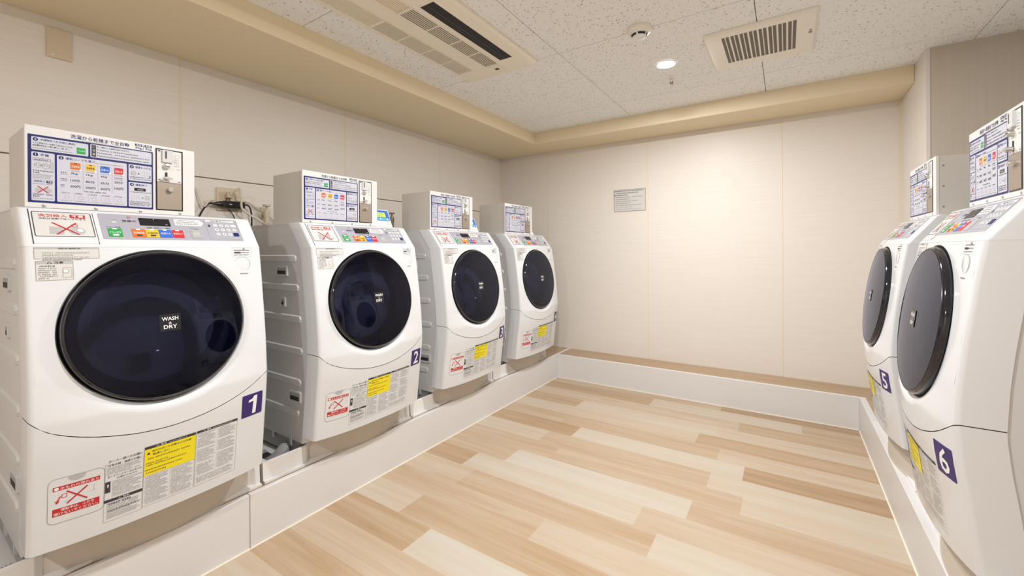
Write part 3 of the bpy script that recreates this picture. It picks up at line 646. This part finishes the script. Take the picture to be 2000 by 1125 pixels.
mb.rect(bp, .235, .2535, .2165, .224, .0004, 'blue'); mb.rect(bp, .2595, .278, .2165, .224, .0004, 'blue'); mb.text(bp, '洗濯', .238, .2505, .2175, .0055, .0008, 'pwhite', .004); mb.text(bp, '乾燥', .2625, .275, .2175, .0055, .0008, 'pwhite', .004)
mb.text(bp, '6kg', .236, .2525, .2065, .0085, .0004, 'blue'); mb.text(bp, '/', .2545, .2585, .2065, .017, .0004, 'blue'); mb.text(bp, '3kg', .261, .278, .2065, .0085, .0004, 'blue'); mb.greek(bp, .112, .205, .2050, .0022, .0004, 'inkg')
def head(n, u, v, txt, u1):
    mb.disc(bp, u, v+.0035, .0052, .0014, 'blue', 18, ry=.0050); mb.text(bp, n, u-.0016, u+.0016, v+.0008, .0055, .0017, 'pwhite', .01, 'c'); mb.text(bp, txt, u+.009, u1, v, .0070, .0014, 'blue', .006)
head('0', .0185, .1875, '洗濯物を入れる前に(無料)', .098); head('1', .0185, .1445, '準備', .044); head('2', .0685, .1435, '運転コースを選ぶ', .140); head('3', .2265, .1435, '硬貨を入れる', .274); head('4', .2265, .0865, '運転終了', .266)
mb.text(bp, 'ドラム洗浄ボタンを押すと約2分でドラムを', .0135, .092, .1785, .0052, .0014, 'ink', .004); mb.text(bp, '自動的に洗浄します。', .0135, .086, .1715, .0052, .0014, 'ink', .004); mb.greek(bp, .0135, .092, .1650, .003, .0014, 'inkg', 1, 3)
mb.rrect(bp, .1005, .1195, .1655, .1835, .001, .0014, 'green'); mb.text(bp, 'ドラム洗浄', .102, .118, .1725, .0045, .0017, 'pwhite', .002)
mb.rect(bp, .1325, .1425, .1635, .199, .0014, 'ink')
for k, ch in enumerate('ご注意'): mb.text(bp, ch, .1345, .1405, .190-.0115*k, .0075, .0017, 'yellow' if 0 else 'lab', .005)
for k in range(4):
    mb.disc(bp, .1465, .1945-.0088*k, .0015, .0014, 'ink', 10)
mb.text(bp, '一度投入した硬貨は返却できません。', .150, .222, .1920, .0048, .0014, 'ink', .003)
for k, e in ((1, .245), (2, .272), (3, .272)): mb.greek(bp, .150, e, .1920-.0088*k, .0044, .0014, 'ink', 1, k)
# prepare column
mb.frame(bp, .0135, .0475, .1310, .1385, .001, .0006, .0014, 'ink'); mb.greek(bp, .016, .046, .1325, .004, .0014, 'blue')
mb.ring(bp, .0225, .1185, .0070, .0012, .0014, 'inkg', 20); mb.ring(bp, .0380, .1170, .0080, .0012, .0014, 'inkg', 20); mb.greek(bp, .018, .045, .1165, .005, .0014, 'inkg'); mb.frame(bp, .0475, .0525, .108, .130, .002, .0008, .0014, 'inkg')
mb.greek(bp, .0130, .0530, .1010, .0045, .0014, 'ink', 1, 1); mb.greek(bp, .0130, .0260, .0955, .0045, .0014, 'ink', 1, 2)
for k in range(3): mb.greek(bp, .013, .052, .0905-.004*k, .0028, .0014, 'inkg', (1, .9, .9)[k], k)
mb.rect(bp, .0125, .0535, .0790, .0794, .0014, 'inkg'); mb.text(bp, '洗剤投入', .0145, .0365, .0705, .0052, .0014, 'blue', .004); mb.rrect(bp, .039, .051, .0695, .0765, .001, .0014, 'blue'); mb.text(bp, '不要', .041, .049, .0708, .0045, .0017, 'pwhite', .004); mb.greek(bp, .0130, .053, .0650, .003, .0014, 'inkg')
mb.rect(bp, .017, .030, .0425, .0535, .0014, 'grey'); mb.disc(bp, .0425, .048, .0075, .0014, 'grey', 18, ry=.0065); mb.line(bp, (.022, .0595), (.0430, .0405), .0020, .0017, 'red'); mb.line(bp, (.0425, .0595), (.0225, .0405), .0020, .0019, 'red')
mb.greek(bp, .0130, .0530, .0345, .0045, .0014, 'ink', 1, 6); mb.greek(bp, .0130, .0260, .0290, .0045, .0014, 'ink', 1, 7); mb.greek(bp, .0130, .0530, .0235, .003, .0014, 'inkg', 1, 8)
# course table
cols = ((.087, .1085, 'orange', '洗濯乾燥', '3kg', '120分', '600円'), (.1195, .141, 'gold', '洗濯乾燥', '1kg', '80分', '500円'), (.152, .1735, 'bblue', '洗濯のみ', '6kg', '35分', '300円'), (.184, .2055, 'btred', '乾燥のみ', '', '30分', '100円'))
for k, (a, b, mt, txt, q1, q2, q3) in enumerate(cols):
    mb.rrect(bp, a, b, .1170, .1370, .001, .0014, mt); mb.text(bp, txt, a+.002, b-.002, .1225, .0062, .0017, 'ink' if mt == 'gold' else 'pwhite', .003)
    mb.rect(bp, (a+b)/2-.003, (a+b)/2+.003, .1335, .1355, .0017, 'ink'); mb.disc(bp, b, .1165, .003, .0017, 'paper', 10); mb.greek(bp, a, b, .1115, .0028, .0014, 'inkg', 1, k)
    if q1: mb.text(bp, q1, a+.001, b-.006, .1010, .0068, .0014, 'ink', .012)
    else: mb.greek(bp, a, b, .1035, .004, .0014, 'ink', 1, 2); mb.greek(bp, a, b, .0985, .003, .0014, 'inkg', 1, 2)
    mb.text(bp, q2, a, b-.001, .0805 if k < 3 else .0870, .0080, .0014, 'ink', .012); mb.text(bp, q3, a, b-.0005, .0625 if k < 3 else .0675, .0080, .0014, 'ink', .012)
    if k < 3: mb.rect(bp, b+.0052, b+.0056, .055, .138, .0014, 'inkg')
    for q in (.0945, .0755): mb.greek(bp, a-.002, b+.002, q, .0012, .0014, 'grey', 1, k)
for q, e in ((.1035, .083), (.0845, .083), (.0665, .076)): mb.greek(bp, .0675, e, q, .0042, .0014, 'ink', 1, 3); mb.greek(bp, .0675, e, q-.004, .0026, .0014, 'inkg', 1, 2)
mb.greek(bp, .140, .206, .1425, .003, .0014, 'inkg', 1, 11); mb.greek(bp, .117, .168, .0525, .0045, .0014, 'ink', 1, 13)
for k in range(5):
    u = .069+.0290*k; mb.greek(bp, u, u+.020, .0445, .0036, .0014, 'ink', .9, k); mb.ring(bp, u+.011, .0335, .0060, .0010, .0014, 'grey', 12, ry=.0055); mb.greek(bp, u, u+.024, .0225, .0026, .0014, 'inkg', 1, k+4)
    if k: mb.rect(bp, u-.0025, u-.0022, .021, .050, .0014, 'inkg')
# coin and end cells
mb.ring(bp, .2305, .1270, .0068, .0012, .0014, 'inkg', 20); mb.greek(bp, .2255, .236, .1250, .004, .0014, 'inkg'); mb.face([bp(.242, .1235, .0014), bp(.2465, .1265, .0014), bp(.242, .1295, .0014)], 'ink')
for k in range(4):
    for j in range(3): mb.rect(bp, .2530+.005*k, .2545+.005*k, .1220+.005*j, .1232+.005*j, .0014, 'inkg')
mb.disc(bp, .2725, .1205, .0020, .0014, 'blue', 10); mb.greek(bp, .2215, .2745, .1130, .0042, .0014, 'ink', 1, 1); mb.greek(bp, .2215, .2745, .1075, .0030, .0014, 'ink', 1, 2)
mb.rect(bp, .2325, .2615, .0705, .0800, .0014, 'black'); mb.greek(bp, .240, .260, .0730, .004, .0017, 'paper'); mb.greek(bp, .2225, .2745, .0645, .0036, .0014, 'ink', 1, 3)
mb.rect(bp, .2590, .2720, .0420, .0565, .0013, 'grey'); mb.face([bp(.2520, .0465, .0014), bp(.2560, .0490, .0014), bp(.2520, .0515, .0014)], 'ink')
for k in range(4):
    for j in range(3): mb.rect(bp, .2265+.005*k, .2280+.005*k, .0440+.005*j, .0452+.005*j, .0014, 'inkg')
for k in range(3): mb.greek(bp, .2215, .2745, .0335-.0052*k, .0040, .0014, 'ink', 1, 6+k)
tag(mb.build('instruction_panel', coin), 'blue and white instruction panel with washing prices')
mb = MB(); mb.plate(bp, .288, .3635, .013, .2205, .0015, 0, .0012, 'black'); mb.rect(bp, .2915, .3595, .1085, .2165, .0016, 'coin')
for k in range(4): mb.greek(bp, .338, .357, .186-.007*k, .004, .0019, 'inkg', .9, k)
mb.ring(bp, .348, .200, .007, .0012, .0019, 'grey', 18); mb.greek(bp, .345, .357, .1540, .004, .0019, 'inkg'); mb.rrect(bp, .294, .301, .2105, .2145, .0015, .0019, 'ink'); mb.rrect(bp, .294, .301, .1135, .1175, .0015, .0019, 'inkg'); mb.rrect(bp, .350, .357, .1115, .1155, .0015, .0019, 'inkg')
mb.build('coin_plate', coin)
mb = MB(); mb.plate(bp, .2915, .3595, .0165, .107, .001, .0012, .0026, 'bronze'); tag(mb.build('cash_door', coin), 'brown metal cash door')
mb = MB(); mb.plate(bp, .3045, .3345, .176, .2165, .002, .0016, .009, 'clear'); mb.rect(bp, .3115, .3160, .188, .2130, .0094, 'ink'); mb.build('coin_slot', coin)
ax_ = Vector((0, -1, 0))
mb = MB(); mb.lathe(bp(.316, .1625, .0016), ax_, [(.0095, 0), (.0095, .008), (.0075, .012), (.0005, .0125)], 'steel', 24); mb.line(bp, (.310, .1625), (.322, .1625), .0020, .0145, 'ink'); mb.build('return_button', coin)
mb = MB(); mb.plate(bp, .3130, .3195, .1150, .1420, .002, .0016, .0030, 'dark'); mb.lathe(bp(.3162, .1215, .003), ax_, [(.0060, 0), (.0060, .012), (.0045, .014), (.0005, .014)], 'steel', 20)
mb.box(bp(.3030, .1185, .0175), bp(.3295, .1240, .0130), 'steel'); mb.build('return_lever', coin, bevel=.0008)
mb = MB(); mb.lathe(bp(.3255, .0835, .0026), ax_, [(.0085, 0), (.0085, .010), (.0070, .013), (.0005, .013)], 'steel', 24); mb.line(bp, (.3255, .0795), (.3255, .0875), .0018, .0150, 'dark'); mb.build('lock', coin)
for s_ in (.034, .142, .248, .355):
    mb = MB(); mb.lathe(bp(s_, .0045, 0), ax_, [(.0042, 0), (.0042, .0012), (.0005, .0018)], 'steel', 14); mb.line(bp, (s_-.003, .0045), (s_+.003, .0045), .0009, .0022, 'ink'); mb.build('screw', coin)
for s_ in (.03, .11, .19):
    mb = MB(); fs_ = lambda u, v, off=0: P(.417+off, .155+u, 1.262+v); mb.lathe(fs_(.012, s_, -.0025), (1, 0, 0), [(.0035, 0), (.0035, .0015), (.0005, .002)], 'inkg', 12); mb.build('screw', coin)

# the six machines: copies share their meshes, each has its own number badge
NEAR = {1: .225, 2: 1.026, 3: 1.815, 4: 2.607, 5: 2.25, 6: 1.465}
XSEAM_L, XSEAM_R = -1.625, .345
machines = {1: mach}
for k in (2, 3, 4, 5, 6): machines[k] = copy_tree(mach)
LBL = {1: 'nearest white washer of the left row, purple badge 1 and large round dark door',
       2: 'white front-loading washer with badge 2, second from the front in the left row',
       3: 'white front-loading washer with badge 3, between washers 2 and 4 on the left',
       4: 'white front-loading washer with badge 4, farthest of the left row by the back wall',
       5: 'white washer with badge 5 on the right, farther back and partly hidden by its neighbour',
       6: 'white washer with badge 6 at the right edge, bare side turned to the viewer'}
for k, o in machines.items():
    left = k < 5
    o.location = (XSEAM_L-.36 if left else XSEAM_R+.36, NEAR[k]+.2975, .225)
    o.rotation_euler.z = math.radians(90 if left else -90)
    tag(o, LBL[k], 'washing machine', 'front-loading washers standing in two rows')
    low = [c for c in o.children if c.name.startswith('lower_panel')][0]
    mb = MB(); mb.plate(sf(-0.0075, 0.0055), .505, .5815, .535, .616, .004, 0, .0007, 'purple')
    wd = .024 if k == 1 else .040
    if k == 1:
        a = lambda u, v: face(u+(v-.575)*.06-.0075, v+.0055, .0014)
        for q in range(5): mb.face([a(.545, .543+.0128*q), a(.558, .543+.0128*q), a(.558, .5558+.0128*q), a(.545, .5558+.0128*q)], 'pwhite')
        mb.face([a(.5452, .607), a(.5410, .5985), a(.5410, .5885), a(.5452, .5885)], 'pwhite'); mb.face([a(.5411, .5985), a(.5270, .5950), a(.5270, .5870), a(.5411, .5885)], 'pwhite')
    else: mb.text(sf(-0.0075, 0.0055), str(k), .5433-wd/2, .5433+wd/2, .543, .064, .0011, 'pwhite', .035 if k == 1 else .012, 'fit')
    tag(mb.build('number_badge', low), 'purple badge with white number %d' % k)
    if not left:
        c = [c for c in o.children if c.name.startswith('coin_box')][0]; c.location.x = .144 if k == 5 else .120

# ------------------------------------------------------------------ pans under the machines
PN = .79
def pan_mesh():
    """local: x 0..PN along the row, y 0 at the wall side .. front negative (front lip at y=-.72)"""
    mb = MB()
    def fr(u):      # front wall line: flush ends, a short slanting return, then a bow
        if u <= .185 or u >= .770: return -.722
        if u < .205: return -.722+.020*(u-.185)/.020
        if u > .750: return -.722+.020*(.770-u)/.020
        q = (u-.4775)/.2725; return -.702-.058*(1-q*q)
    us = [.004, .03, .10, .184, .186, .195, .204, .206, .215]+[.24+.03*k for k in range(17)]+[.735, .749, .751, .760, .769, .772, PN-.004]
    def lip(u): return .081+.034*min(1, max(0, (u-.200)/.02), max(0, (.755-u)/.02)) if .2 < u < .755 else .081
    out = [(u, fr(u)) for u in us]
    for lo_, hi_, mt_ in ((0, .2045, 'pan'), (.2035, .7515, 'pan_shade'), (.7505, 9, 'pan')):  # middle stretch takes the colour with the shade painted in
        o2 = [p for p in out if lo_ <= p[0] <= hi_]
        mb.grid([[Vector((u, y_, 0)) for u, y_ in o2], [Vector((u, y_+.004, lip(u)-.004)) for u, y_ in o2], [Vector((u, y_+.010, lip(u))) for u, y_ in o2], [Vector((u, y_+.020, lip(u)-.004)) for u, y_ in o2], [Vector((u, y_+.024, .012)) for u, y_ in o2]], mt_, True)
    mb.box((.004, -.735, 0), (PN-.004, 0, .010), 'pan')
    for a, b in ((.004, .024), (PN-.024, PN-.004)): mb.box((a, -.718, .010), (b, 0, .081), 'pan')
    mb.box((.004, -.020, .010), (PN-.004, 0, .081), 'pan')
    return mb
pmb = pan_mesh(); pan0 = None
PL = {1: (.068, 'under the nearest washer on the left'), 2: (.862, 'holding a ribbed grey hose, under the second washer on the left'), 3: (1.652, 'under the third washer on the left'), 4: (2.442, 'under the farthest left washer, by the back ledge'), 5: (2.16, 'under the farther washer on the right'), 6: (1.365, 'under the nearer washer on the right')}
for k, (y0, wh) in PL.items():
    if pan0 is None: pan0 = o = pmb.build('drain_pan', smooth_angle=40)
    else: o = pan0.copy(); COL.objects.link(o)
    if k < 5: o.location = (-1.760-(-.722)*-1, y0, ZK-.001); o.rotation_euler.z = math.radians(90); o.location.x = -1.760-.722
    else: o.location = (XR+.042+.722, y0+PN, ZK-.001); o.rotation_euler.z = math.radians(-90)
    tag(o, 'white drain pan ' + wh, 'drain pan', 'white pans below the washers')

# ------------------------------------------------------------------ hoses, taps, sockets, cables
def hose(name, pts, r, label, mt='hose', sub=10, ridge=.13):
    mb = MB(); mb.tube(pts, r, mt, 12, sub, ridge); return tag(mb.build(name), label, 'hose')
hose('drain_hose', [(-1.90, 1.028, .245), (-1.86, .985, .243), (-1.835, .945, .240), (-1.83, .905, .240), (-1.86, .882, .240), (-1.93, .885, .242), (-2.05, .90, .25)], .026, 'ribbed grey drain hose curled in the pan between washers 1 and 2')
hose('drain_hose', [(-1.80, .222, .245), (-1.80, .185, .243), (-1.815, .15, .241), (-1.87, .125, .241), (-1.98, .12, .245), (-2.10, .13, .25)], .026, 'ribbed grey drain hose in the pan at the near end of washer 1')
mb = MB(); mb.box((-2.06, .93, .216), (-1.93, .99, .228), 'dark'); mb.box((-2.0, .90, .216), (-1.97, .99, .232), 'hose')
tag(mb.build('drain_grate', bevel=.002), 'dark drain fitting in the pan beside washer 2', 'drain')

wl = lambda y_, z_, off=0: Vector((XW+off, y_, z_))
so = empty('wall_socket', (XW, 1.06, 1.36)); tag(so, 'beige power socket on the left wall between washers 1 and 2', 'socket')
def at(mb, root, name, **k):
    loc = root.location; mb.v = [tuple(Vector(p)-loc) for p in mb.v]; return mb.build(name, root, **k)
mb = MB(); mb.plate(wl, 1.0, 1.118, 1.352, 1.474, .006, 0, .009, 'plate'); at(mb, so, 'cover_plate')
for q in (1.41, 1.445):
    mb = MB(); mb.plate(wl, 1.035, 1.07, q-.012, q+.012, .003, .009, .012, 'beige'); mb.rect(wl, 1.044, 1.047, q-.005, q+.006, .0125, 'dark'); mb.rect(wl, 1.058, 1.061, q-.005, q+.006, .0125, 'dark'); at(mb, so, 'outlet')
pl = empty('power_plug', (XW+.012, 1.05, 1.43)); tag(pl, 'ivory plug with its cable pushed into the socket', 'plug')
mb = MB(); mb.box((XW+.0125, 1.038, 1.418), (XW+.045, 1.066, 1.442), 'beige'); at(mb, pl, 'plug_body', bevel=.004)
mb = MB(); mb.tube([(XW+.044, 1.052, 1.43), (XW+.075, 1.066, 1.462), (XW+.08, 1.082, 1.468), (XW+.075, 1.090, 1.41), (XW+.07, 1.096, 1.365), (XW+.07, 1.13, 1.335), (XW+.075, 1.165, 1.315), (XW+.08, 1.22, 1.283), (XW+.085, 1.285, 1.286)], .0055, 'cable', 8, 8); at(mb, pl, 'cable')
ad = empty('power_adapter', (XW+.03, 1.05, 1.385)); tag(ad, 'black inline adapter hanging below the socket beside washer 1', 'adapter')
mb = MB(); mb.box((XW+.012, 1.018, 1.366), (XW+.046, 1.124, 1.402), 'black'); at(mb, ad, 'housing', bevel=.006)
mb = MB(); mb.lathe((XW+.03, 1.020, 1.384), (0, -1, 0), [(.014, 0), (.015, .012), (.009, .030), (.0055, .045), (.0045, .058), (.0005, .058)], 'black', 16); at(mb, ad, 'connector')
mb = MB(); mb.rect(wl, 1.045, 1.058, 1.383, 1.387, .0465, 'paper'); at(mb, ad, 'maker_print')
mb = MB(); mb.tube([(XW+.03, .966, 1.384), (XW+.03, .950, 1.375), (XW+.03, .930, 1.345), (XW+.03, .915, 1.31), (XW+.03, .90, 1.25)], .004, 'black', 8, 6); at(mb, ad, 'lead')
mb = MB(); mb.tube([(XW+.03, 1.122, 1.387), (XW+.035, 1.140, 1.387), (XW+.04, 1.152, 1.365), (XW+.04, 1.158, 1.31), (XW+.04, 1.155, 1.24)], .004, 'black', 8, 6); at(mb, ad, 'lead')
hose('cable', [(XW+.015, .985, 1.402), (XW+.03, .958, 1.395), (XW+.03, .935, 1.365), (XW+.02, .915, 1.42), (XW+.012, .905, 1.46)], .004, 'thin ivory cable looping left of the adapter', 'cable', 6, 0)
hose('cable', [(XW+.012, 1.055, 1.36), (XW+.012, 1.075, 1.335), (XW+.012, 1.088, 1.30), (XW+.012, 1.09, 1.24)], .0025, 'thin black cable dropping below the adapter', 'black', 6, 0)
hose('cable', [(XW+.012, 1.10, 1.408), (XW+.012, 1.15, 1.407), (XW+.012, 1.21, 1.37), (XW+.012, 1.28, 1.325), (XW+.012, 1.30, 1.28)], .0025, 'thin beige cable arching toward washer 2', 'beige', 6, 0)
def tap(loc, label, mt, hm, wide):
    r = empty('water_tap', loc); tag(r, label, 'tap')
    mb = MB(); mb.lathe((0, 0, 0), (1, 0, 0), [(.0005, 0), (.026, 0), (.026, .006), (.013, .010), (.012, .05)], mt, 20); mb.lathe((.045, 0, .022), (0, 0, -1), [(.0005, 0), (.015, 0), (.017, .02), (.014, .055), (.016, .075), (.0005, .075)], mt, 20); mb.build('tap_body', r)
    mb = MB(); mb.lathe((.045, 0, .022), (0, 0, 1), [(.006, 0), (.006, .02), (.020, .022), (.020, .032), (.0005, .034)], mt, 12); mb.build('tap_handle', r)
    mb = MB(); mb.tube([(.045, 0, -.05), (.05, 0, -.09), (.055, wide, -.15), (.05, wide, -.25)], .011, hm, 10, 6); mb.build('supply_hose', r)
    return r
tap((XW, 2.135, 1.365), 'dark metal water tap beside the dispenser on the second left washer', 'brass', 'hose', .02)
tap((XW, 2.92, 1.365), 'metal water tap low behind the farthest left washer', 'brass', 'hose', .02)
tap((XW, 1.235, 1.345), 'beige water tap cover on the wall beside washer 2', 'beige', 'cable', .03)
tap((XW, .10, 1.40), 'dim beige water tap at the near end of the left wall', 'beige', 'cable', .03)
# detergent dispensers on washers 2, 3, 4
def dispenser():
    r = empty('detergent_dispenser', (0, 0, 0))
    mb = MB(); a = [(0, 0), (.105, 0), (.085, .100), (.045, .104)]
    Lp = [Vector((-.07, d-.052, z)) for d, z in a]; Rp = [Vector((.07, d-.052, z)) for d, z in a]
    mb.face(Lp[::-1], 'pwhite'); mb.face(Rp, 'pwhite'); mb.grid([Lp, Rp], 'pwhite', False, True); mb.build('housing', r, bevel=.004)
    sl = lambda u, v, off=0: Vector((u, -.052+.45*v*.958-off*.92-.0004, v*.958+off*.4))
    mb = MB(); mb.rrect(sl, -.064, .064, .042, .104, .006, .0012, 'dblue'); mb.rrect(sl, -.060, .060, .044, .058, .004, .0016, 'cyan'); mb.build('key_panel', r)
    mb = MB(); mb.rrect(sl, -.045, .040, .062, .090, .002, .0020, 'lcd'); mb.greek(sl, -.030, .030, .078, .007, .0024, 'inkg'); mb.greek(sl, -.020, .020, .066, .008, .0024, 'inkg', 1, 2); mb.build('screen', r)
    for u in (-.03, .0, .045):
        mb = MB(); mb.disc(sl, u, .051, .005, .0024, 'paper', 12); mb.build('button', r)
    mb = MB(); mb.tube([(.02, .045, .02), (.03, .10, .05), (.02, .17, .09), (.0, .25, .06)], .004, 'cable', 8, 6); mb.build('lead', r)
    return r
d0 = dispenser()
for k in (2, 3, 4):
    o = d0 if k == 2 else copy_tree(d0)
    o.location = (-1.850-.052, NEAR[k]+.522, 1.2605); o.rotation_euler.z = math.radians(90)
    tag(o, 'white dispenser with blue front and green screen on the %s left washer' % {2: 'second', 3: 'third', 4: 'farthest'}[k], 'detergent dispenser', 'blue-fronted dispensers beside the coin boxes')
# wall fittings
bl = empty('blank_plate', (XW, .437, 1.99)); tag(bl, 'beige blank cover plate high on the left wall', 'cover plate')
mb = MB(); mb.plate(wl, .400, .472, 1.928, 2.050, .006, 0, .007, 'plate'); at(mb, bl, 'plate', bevel=.002)
mb = MB(); mb.lathe(wl(.418, 1.940, .007), (1, 0, 0), [(.003, 0), (.003, .001), (.0005, .0014)], 'pwhite', 12); at(mb, bl, 'screw')
bw = lambda u, v, off=0: Vector((u, YW-off, v))
no = empty('wall_notice', (-1.147, YW, 1.565)); tag(no, 'small framed sheet of Japanese notes taped on the back wall', 'notice')
mb = MB(); mb.plate(bw, -1.285, -1.005, 1.470, 1.662, .002, 0, .002, 'lab'); mb.frame(bw, -1.285, -1.005, 1.470, 1.662, .002, .004, .0026, 'inkg'); at(mb, no, 'sheet')
mb = MB()
for k, (e, mt) in enumerate(((.98, 'ink'), (.80, 'ink'), (.45, 'ink'), (.95, 'inkg'), (.50, 'inkg'), (.80, 'inkg'), (.55, 'inkg'), (.9, 'inkg'), (.6, 'grey'), (.9, 'grey'))):
    mb.greek(bw, -1.270, -1.015, 1.645-.0175*k, .010 if k < 3 else .008, .003, mt, e, k)
mb.disc(bw, -1.276, 1.649, .004, .003, 'ink', 10); mb.disc(bw, -1.276, 1.614, .004, .003, 'ink', 10); at(mb, no, 'printed_lines')

# ------------------------------------------------------------------ ceiling fittings
cf = lambda x_, y_, off=0: Vector((x_, y_, ZC-off))
def up(root, mb, name, **k): return at(mb, root, name, **k)
# air conditioner cassette
ac = empty('air_conditioner', (-1.39, 1.2, ZC)); tag(ac, 'long cream ceiling air conditioner with slotted intake grilles and dark outlet', 'air conditioner')
mb = MB(); A0, A1, B0, B1 = -1.640, -1.150, .30, 2.050
def pl_ring(ins, z, r): return [Vector((p.x, p.y, z)) for p in rr_pts(lambda a, b, c: Vector((a, b, 0)), A0+ins, A1-ins, B0+ins, B1-ins, r, 0, 6, (1, 1))]
rings = [pl_ring(0, ZC-.0005, .02), pl_ring(0, ZC-.012, .02), pl_ring(.012, ZC-.022, .03), pl_ring(.045, ZC-.030, .04)]
mb.grid(rings, 'ac', True, True); mb.face(rings[-1], 'ac'); up(ac, mb, 'panel', smooth_angle=20)
aq = lambda x_, y_, off=0: cf(x_, y_, off+.030)
def grille(x0, x1, y0, y1, divs, name, mt, n):
    mb = MB(); mb.rect(aq, x0, x1, y0, y1, .0005, mt)
    for k in range(n+1):
        x_ = x0+(x1-x0)*k/n; mb.box(aq(x_-.0016, y0, .0045), aq(x_+.0016, y1, 0), 'ac')
    for q in divs+[y0, y1]: mb.box(aq(x0, q-.003, .005), aq(x1, q+.003, 0), 'ac')
    up(ac, mb, name)
grille(-1.398, -1.318, 1.262, 1.890, [1.425, 1.585, 1.732], 'intake_grille', 'acg', 7)
grille(-1.585, -1.490, 1.262, 1.882, [1.415, 1.575, 1.725], 'intake_grille', 'acg', 11)
grille(-1.398, -1.318, .42, 1.255, [], 'grooved_strip', 'soffit', 7)
grille(-1.585, -1.490, .42, 1.255, [], 'grooved_strip', 'soffit', 11)
mb = MB(); mb.plate(aq, -1.290, -1.203, 1.268, 1.872, .003, 0, .003, 'ac'); mb.rect(aq, -1.284, -1.209, 1.275, 1.865, .0035, 'dark')
mb.rect(aq, -1.252, -1.250, 1.275, 1.865, .0040, 'brass'); mb.rect(aq, -1.268, -1.267, 1.275, 1.865, .0040, 'brass'); up(ac, mb, 'air_outlet')
mb = MB(); mb.rrect(aq, -1.405, -1.325, 1.915, 1.990, .006, .0006, 'ac'); mb.rect(aq, -1.375, -1.350, 1.938, 1.960, .0012, 'acg'); up(ac, mb, 'receiver_window')
# exhaust vent
ev = empty('exhaust_vent', (-.108, 2.495, ZC)); tag(ev, 'square cream exhaust vent with narrow dark slots in the ceiling', 'vent')
mb = MB(); v0 = [Vector((p.x, p.y, ZC-z_)) for ins, z_ in () for p in ()]
rr = []
for ins, z_ in ((0, .0005), (0, .008), (.010, .016), (.03, .019)):
    rr.append([Vector((p.x, p.y, ZC-z_)) for p in rr_pts(lambda a, b, c: Vector((a, b, 0)), -.342+ins, .127-ins, 2.262+ins, 2.732-ins, .012, 0, 4, (1, 1))])
mb.grid(rr, 'vent', True, True); mb.face(rr[-1], 'vent'); up(ev, mb, 'cover', smooth_angle=20)
vq = lambda x_, y_, off=0: cf(x_, y_, off+.019)
for k in range(16):
    g0 = -.264+.0395*(k//2)+(.0182 if k % 2 else 0); mb = MB(); mb.rect(vq, g0, g0+.0135, 2.305, 2.628, .0005, 'ventd')
    for j in range(27): mb.box(vq(g0, 2.309+.012*j, .0020), vq(g0+.0135, 2.3115+.012*j, 0), 'ventb')
    up(ev, mb, 'slot')
mb = MB(); mb.rrect(vq, .094, .108, 2.462, 2.478, .002, .001, 'inkg'); mb.rrect(vq, .096, .106, 2.440, 2.450, .002, .001, 'inkg'); up(ev, mb, 'indicator')
# smoke detector
sd_ = empty('smoke_detector', (-.583, 2.02, ZC)); tag(sd_, 'round white smoke detector on the ceiling near the lamp', 'smoke detector')
mb = MB(); mb.lathe((0, 0, 0), (0, 0, -1), [(.056, .0005), (.056, .014), (.050, .022), (.040, .026)], 'vent', 40); mb.build('mounting_base', sd_)
mb = MB(); mb.lathe((0, 0, 0), (0, 0, -1), [(.040, .022), (.037, .030), (.030, .044), (.020, .047), (.0005, .048)], 'pwhite', 40); mb.build('sensor_head', sd_)
mb = MB()
for a0, a1 in ((200, 262), (275, 335), (350, 410), (60, 120)):
    rows = []
    for h, r_ in ((.031, .0375), (.040, .0335)): rows.append([Vector((r_*math.cos(math.radians(a0+(a1-a0)*k/8)), r_*math.sin(math.radians(a0+(a1-a0)*k/8)), -h)) for k in range(9)])
    mb.grid(rows, 'dark', True)
mb.build('air_slit', sd_)
# downlights
def downlight(x_, y_, label):
    r = empty('downlight', (x_, y_, ZC)); tag(r, label, 'ceiling light', 'round recessed ceiling lights')
    mb = MB(); mb.lathe((0, 0, 0), (0, 0, -1), [(.058, .0005), (.057, .004), (.050, .0045), (.047, .0015)], 'pwhite', 40); mb.build('trim_ring', r)
    mb = MB(); mb.lathe((0, 0, 0), (0, 0, -1), [(.047, .0015), (.03, .0022), (.0005, .0025)], 'lamp', 40); mb.build('lamp_lens', r)
    l = bpy.data.lights.new('downlight_beam', 'AREA'); l.shape = 'DISK'; l.size = .09; l.energy = LAMP_W; l.color = (1, .995, .99); l.spread = SPREAD
    lo = bpy.data.objects.new('downlight_beam', l); lo.location = (0, 0, -.012); lo.parent = r; COL.objects.link(lo)
    return r
for k, (x_, y_) in enumerate(LAMP_XY): downlight(x_, y_, ('bright round recessed ceiling light beside the exhaust vent', 'round recessed ceiling light above the viewer', 'round recessed ceiling light behind the viewer')[k])
sp = empty('sprinkler_head', (-.590, 2.725, ZC)); tag(sp, 'tiny metal sprinkler head hanging below the ceiling behind the lamp', 'sprinkler')
mb = MB(); mb.lathe((0, 0, 0), (0, 0, -1), [(.016, .0005), (.016, .003), (.006, .004), (.006, .016)], 'vent', 20); mb.build('escutcheon', sp)
mb = MB(); mb.lathe((0, 0, 0), (0, 0, -1), [(.005, .014), (.011, .018), (.011, .022), (.006, .026), (.012, .030), (.0005, .031)], 'brass', 16); mb.build('deflector', sp)
